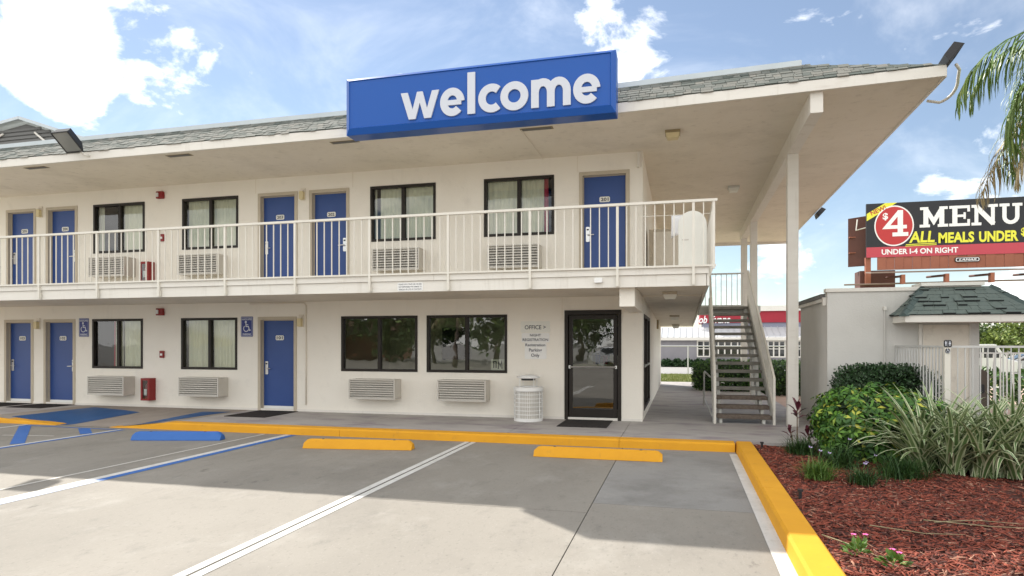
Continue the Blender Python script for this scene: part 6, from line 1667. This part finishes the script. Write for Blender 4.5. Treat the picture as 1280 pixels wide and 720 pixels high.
# low shrubs along its wall
for k in range(9):
    u = 833 + k * 13.5; x = at_r(u, rY - 1.2)
    n = 260; P, d = shell_points(n, (x - 0.62, rY - 1.9, ground_z(rY) - 0.05), (x + 0.62, rY - 0.7, ground_z(rY) + 1.05), 2.2)
    t = thing('round_shrub', 'small round shrub in the row along the grey restaurant wall', 'shrub', (x, rY - 1.3, ground_z(rY)), 'round shrubs along the restaurant wall')
    leaves('foliage', P, unit(d + rng.normal(0, .6, (n, 3))), d, 0.30, 0.22, 'hedge', t, 'stuff')
    P2, d2 = shell_points(120, (x - 0.45, rY - 1.75, ground_z(rY)), (x + 0.45, rY - 0.85, ground_z(rY) + 0.85), 2.2)
    leaves('inner_foliage', P2, sphere_dirs(120), d2, 0.5, 0.4, 'scheffdark', t, 'stuff')
# pipe fence along the lawn
t = thing('pipe_fence', 'thin galvanised pipe fence along the far edge of the lawn', 'fence', (2, 36, ground_z(36)))
for x in (-8.5, -3.0, at_r(860, 36), 8.2, 13.9):
    p = MB(); p.tube([(x, 36, ground_z(36)), (x, 36, ground_z(36) + 2.08)], 0.05, 'pole', 8); p.build('post', t)
p = MB(); p.tube([(-9, 36, ground_z(36) + 2.06), (14, 36, ground_z(36) + 2.06)], 0.045, 'pole', 8); p.build('top_rail', t)
# hedge block at the end of the stairs
box_hedge('garden_hedge', (0.45, 8.6, -0.1), (4.4, 11.6, 0.93), 15000, 'hedge2', 0.06, 'trimmed green hedge behind the stairs at the end of the passage', 'hedge', power=7.0)

# ================================================================== TREES, CARS, POLE BEYOND THE FENCE
def tree(x, y, z, h, rx, rz, m, n, label, group='trees beyond the car park', seed=0, cl=0.42, trunk=0.22):
    r = np.random.default_rng(seed)
    t = thing('broadleaf_tree', label, 'tree', (x, y, z), group)
    b = MB(); th = h - rz * 1.2
    b.tube([(x, y, z - 0.1), (x + 0.1, y, z + th * .5), (x, y, z + th)], trunk, 'bark', 9, trunk * 0.7)
    for k in range(6):
        a = k * 1.05 + r.uniform(0, .5); b.tube([(x, y, z + th * r.uniform(.75, 1)), (x + math.cos(a) * rx * .3, y + math.sin(a) * rx * .3, z + th + rz * .3), (x + math.cos(a) * rx * .65, y + math.sin(a) * rx * .65, z + th + rz * r.uniform(.5, 1.1))], trunk * .45, 'bark', 6, trunk * .1)
    b.build('trunk', t, smooth=True)
    nc = 46; cd = unit(r.normal(size=(nc, 3))); cr = r.uniform(0.45, 1.0, nc)[:, None]
    C = np.array([x, y, z + h - rz]) + cd * cr * np.array([rx, rx, rz])
    per = n // nc; P = np.repeat(C, per, 0) + r.normal(0, 1, (nc * per, 3)) * np.array([rx, rx, rz]) * 0.14
    d = unit(r.normal(size=(nc * per, 3)))
    leaves('crown', P, d, unit(r.normal(size=(nc * per, 3)) + np.array([0, 0, 1.2])), r.uniform(.6, 1.3, nc * per) * cl, r.uniform(.5, .9, nc * per) * cl * .8, m, t, 'stuff')
    return t
tz = ground_z(95)
specs = [(27.0, 64, 6.0, 3.3, 2.2, 'tree', 'dark round tree beyond the fence, right beside the outbuilding'), (32.0, 74, 7.2, 4.5, 2.6, 'tree', 'broad dark tree beyond the fence left of the thin pole'),
         (34.0, 66, 5.4, 3.0, 1.8, 'tree2', 'yellow green tree beyond the fence in front of the darker ones'), (38.5, 72, 7.6, 4.4, 2.8, 'tree', 'tall dark tree at the right edge beyond the fence'),
         (29.5, 60, 4.2, 2.6, 1.5, 'tree2', 'low yellow green tree just right of the outbuilding'), (44, 76, 7.5, 4.5, 2.7, 'tree', 'dark tree past the right edge of the car park'),
         (37.0, 60, 4.0, 2.6, 1.5, 'tree2', 'low bright tree behind the parked cars at the right')]
for i, (x, y, h, rx, rz, m, lb_) in enumerate(specs):
    tree(x, y, ground_z(y) - 0.1, h, rx, rz, m, 2600, lb_, seed=20 + i)
# shrubs behind the far picket fence
for k in range(4):
    x = 7.6 + k * 1.5; n = 700; P, d = shell_points(n, (x - 0.7, 6.2, -0.2), (x + 0.7, 7.4, 0.85), 2.4)
    t = thing('leafy_shrub', 'leafy green shrub behind the sunlit far picket fence', 'shrub', (x, 6.8, -0.2), 'shrubs behind the far fence')
    leaves('foliage', P, unit(d + rng.normal(0, .6, (n, 3))), d, 0.16, 0.10, 'hedge2', t, 'stuff')
p = MB(); p.tube([(15.6, 31, ground_z(31)), (15.6, 31, 3.4)], 0.06, 'pole', 8); p.build('flag_pole', base=(15.6, 31, ground_z(31)), smooth=True, label='thin grey pole in front of the trees beyond the fence', cat='pole')

def car(x, y, ang, body, label, s=1.0, van=False):
    z = ground_z(y) + 0.02
    t = thing('parked_car', label, 'car', (x, y, z), 'cars parked beyond the fence')
    rot = Matrix.Translation((x, y, z)) @ Matrix.Rotation(ang, 4, 'Z') @ Matrix.Scale(s, 4)
    def T(q): q.v = [tuple(rot @ Vector(v)) for v in q.v]; return q
    if van: prof = [(-2.3, .35), (-2.3, 1.0), (-2.25, 1.85), (-2.0, 2.0), (1.0, 2.0), (1.6, 1.15), (2.3, 0.98), (2.4, .6), (2.35, .35)]
    else: prof = [(-2.25, .35), (-2.3, .8), (-2.1, .98), (-1.6, 1.02), (-1.1, 1.42), (0.2, 1.45), (0.95, 1.02), (2.0, .88), (2.25, .65), (2.2, .35)]
    q = MB(); q.prism(prof, 'y', -0.85, 0.85, body); bd = T(q).build('body', t, bevel=0.07 * s)
    if van: wins = [[(-2.0, 1.2), (-1.9, 1.8), (-0.9, 1.8), (-0.9, 1.2)], [(-0.8, 1.2), (-0.8, 1.8), (0.2, 1.8), (0.2, 1.2)], [(0.3, 1.2), (0.3, 1.8), (0.9, 1.8), (1.3, 1.2)]]
    else: wins = [[(-1.35, 1.04), (-1.02, 1.34), (-0.45, 1.37), (-0.45, 1.04)], [(-0.38, 1.04), (-0.38, 1.37), (0.15, 1.37), (0.7, 1.04)]]
    for w_ in wins:
        for yy in (-0.852, 0.852):
            q = MB(); q.prism(w_, 'y', yy - 0.006, yy + 0.006, 'carglass'); T(q).build('window', bd)
    q = MB(); q.add([(0.25, -.7, 1.42), (0.25, .7, 1.42), (0.92, .75, 1.06), (0.92, -.75, 1.06)] if not van else [(1.05, -.7, 1.95), (1.05, .7, 1.95), (1.58, .75, 1.2), (1.58, -.75, 1.2)], [(0, 1, 2, 3)], 'carglass')
    q.v = [(a + 0.03, b, c + 0.03) for a, b, c in q.v]; T(q).build('windscreen', bd)
    for wx in (-1.4, 1.45):
        for wy in (-0.8, 0.62):
            q = MB(); pr_ = [(wx + 0.34 * math.cos(R(k * 20)), 0.34 + 0.34 * math.sin(R(k * 20))) for k in range(18)]; q.prism(pr_, 'y', wy, wy + 0.2, 'tyre'); wl = T(q).build('wheel', t)
            q = MB(); yo = wy - 0.012 if wy < 0 else wy + 0.2; q.prism([(wx + 0.2 * math.cos(R(k * 30)), 0.34 + 0.2 * math.sin(R(k * 30))) for k in range(12)], 'y', yo, yo + 0.012, 'steel'); T(q).build('rim', wl)
    for wy in (-0.6, 0.6):
        q = MB(); q.box(2.24, 2.30, wy - 0.18, wy + 0.18, .62, .76, 'lens') if not van else q.box(2.33, 2.41, wy - 0.18, wy + 0.18, .72, .88, 'lens'); T(q).build('headlight', bd)
car(18.6, 36.5, R(8), 'carwhite', 'white van parked beyond the picket fence', 1.1, True)
car(22.8, 38.5, R(170), 'carsilver', 'silver car parked beyond the picket fence at the right edge', 1.1)
car(16.4, 43.5, R(5), 'carwhite', 'white car parked beyond the fence near the outbuilding corner', 1.1)

# ================================================================== BEHIND THE CAMERA (seen only mirrored in the glass)
for k, (x, y, h, rx, rz, lb_) in enumerate(((-14.2, -37, 7.5, 3.4, 3.2, 'dark tree right of the palm, mirrored in the right office window'), (-20.5, -39, 7.0, 3.2, 3.0, 'dark tree left of the palm, mirrored in the office windows'),
        (-25.5, -41, 6.5, 3.2, 2.9, 'tree beside the low brown building, mirrored in the left office window'), (-34, -43, 7.0, 3.5, 3.0, 'tree farthest left across the lot'), (-9.0, -46, 6.0, 3.0, 2.4, 'tree opposite the office door across the lot'))):
    tree(x, y, -0.2, h, rx, rz, 'tree', 2400, lb_, 'street trees behind the parking lot', 60 + k, 0.5)
palm('palm_tree', (-15.6, -31, -0.2), 4.4, 16, 2.6, 0.1, 'palm tree at the far edge of the parking lot, mirrored in the right office window', dry=3, nl=22, seed=9)
t = thing('brown_shed', 'low red brown building across the street mirrored in the office window', 'building', (-33, -47, -0.2))
p = MB(); p.box(-40, -27, -50, -45, -0.2, 2.3, 'bapron'); p.build('wall', t)
p = MB(); p.prism([(-51, 2.3), (-44, 2.3), (-47.5, 3.9)], 'x', -40.6, -26.4, 'bbrown'); p.build('roof', t)
car(-3.5, -30.5, R(20), 'carsilver', 'silver car parked behind the camera, mirrored in the glass')
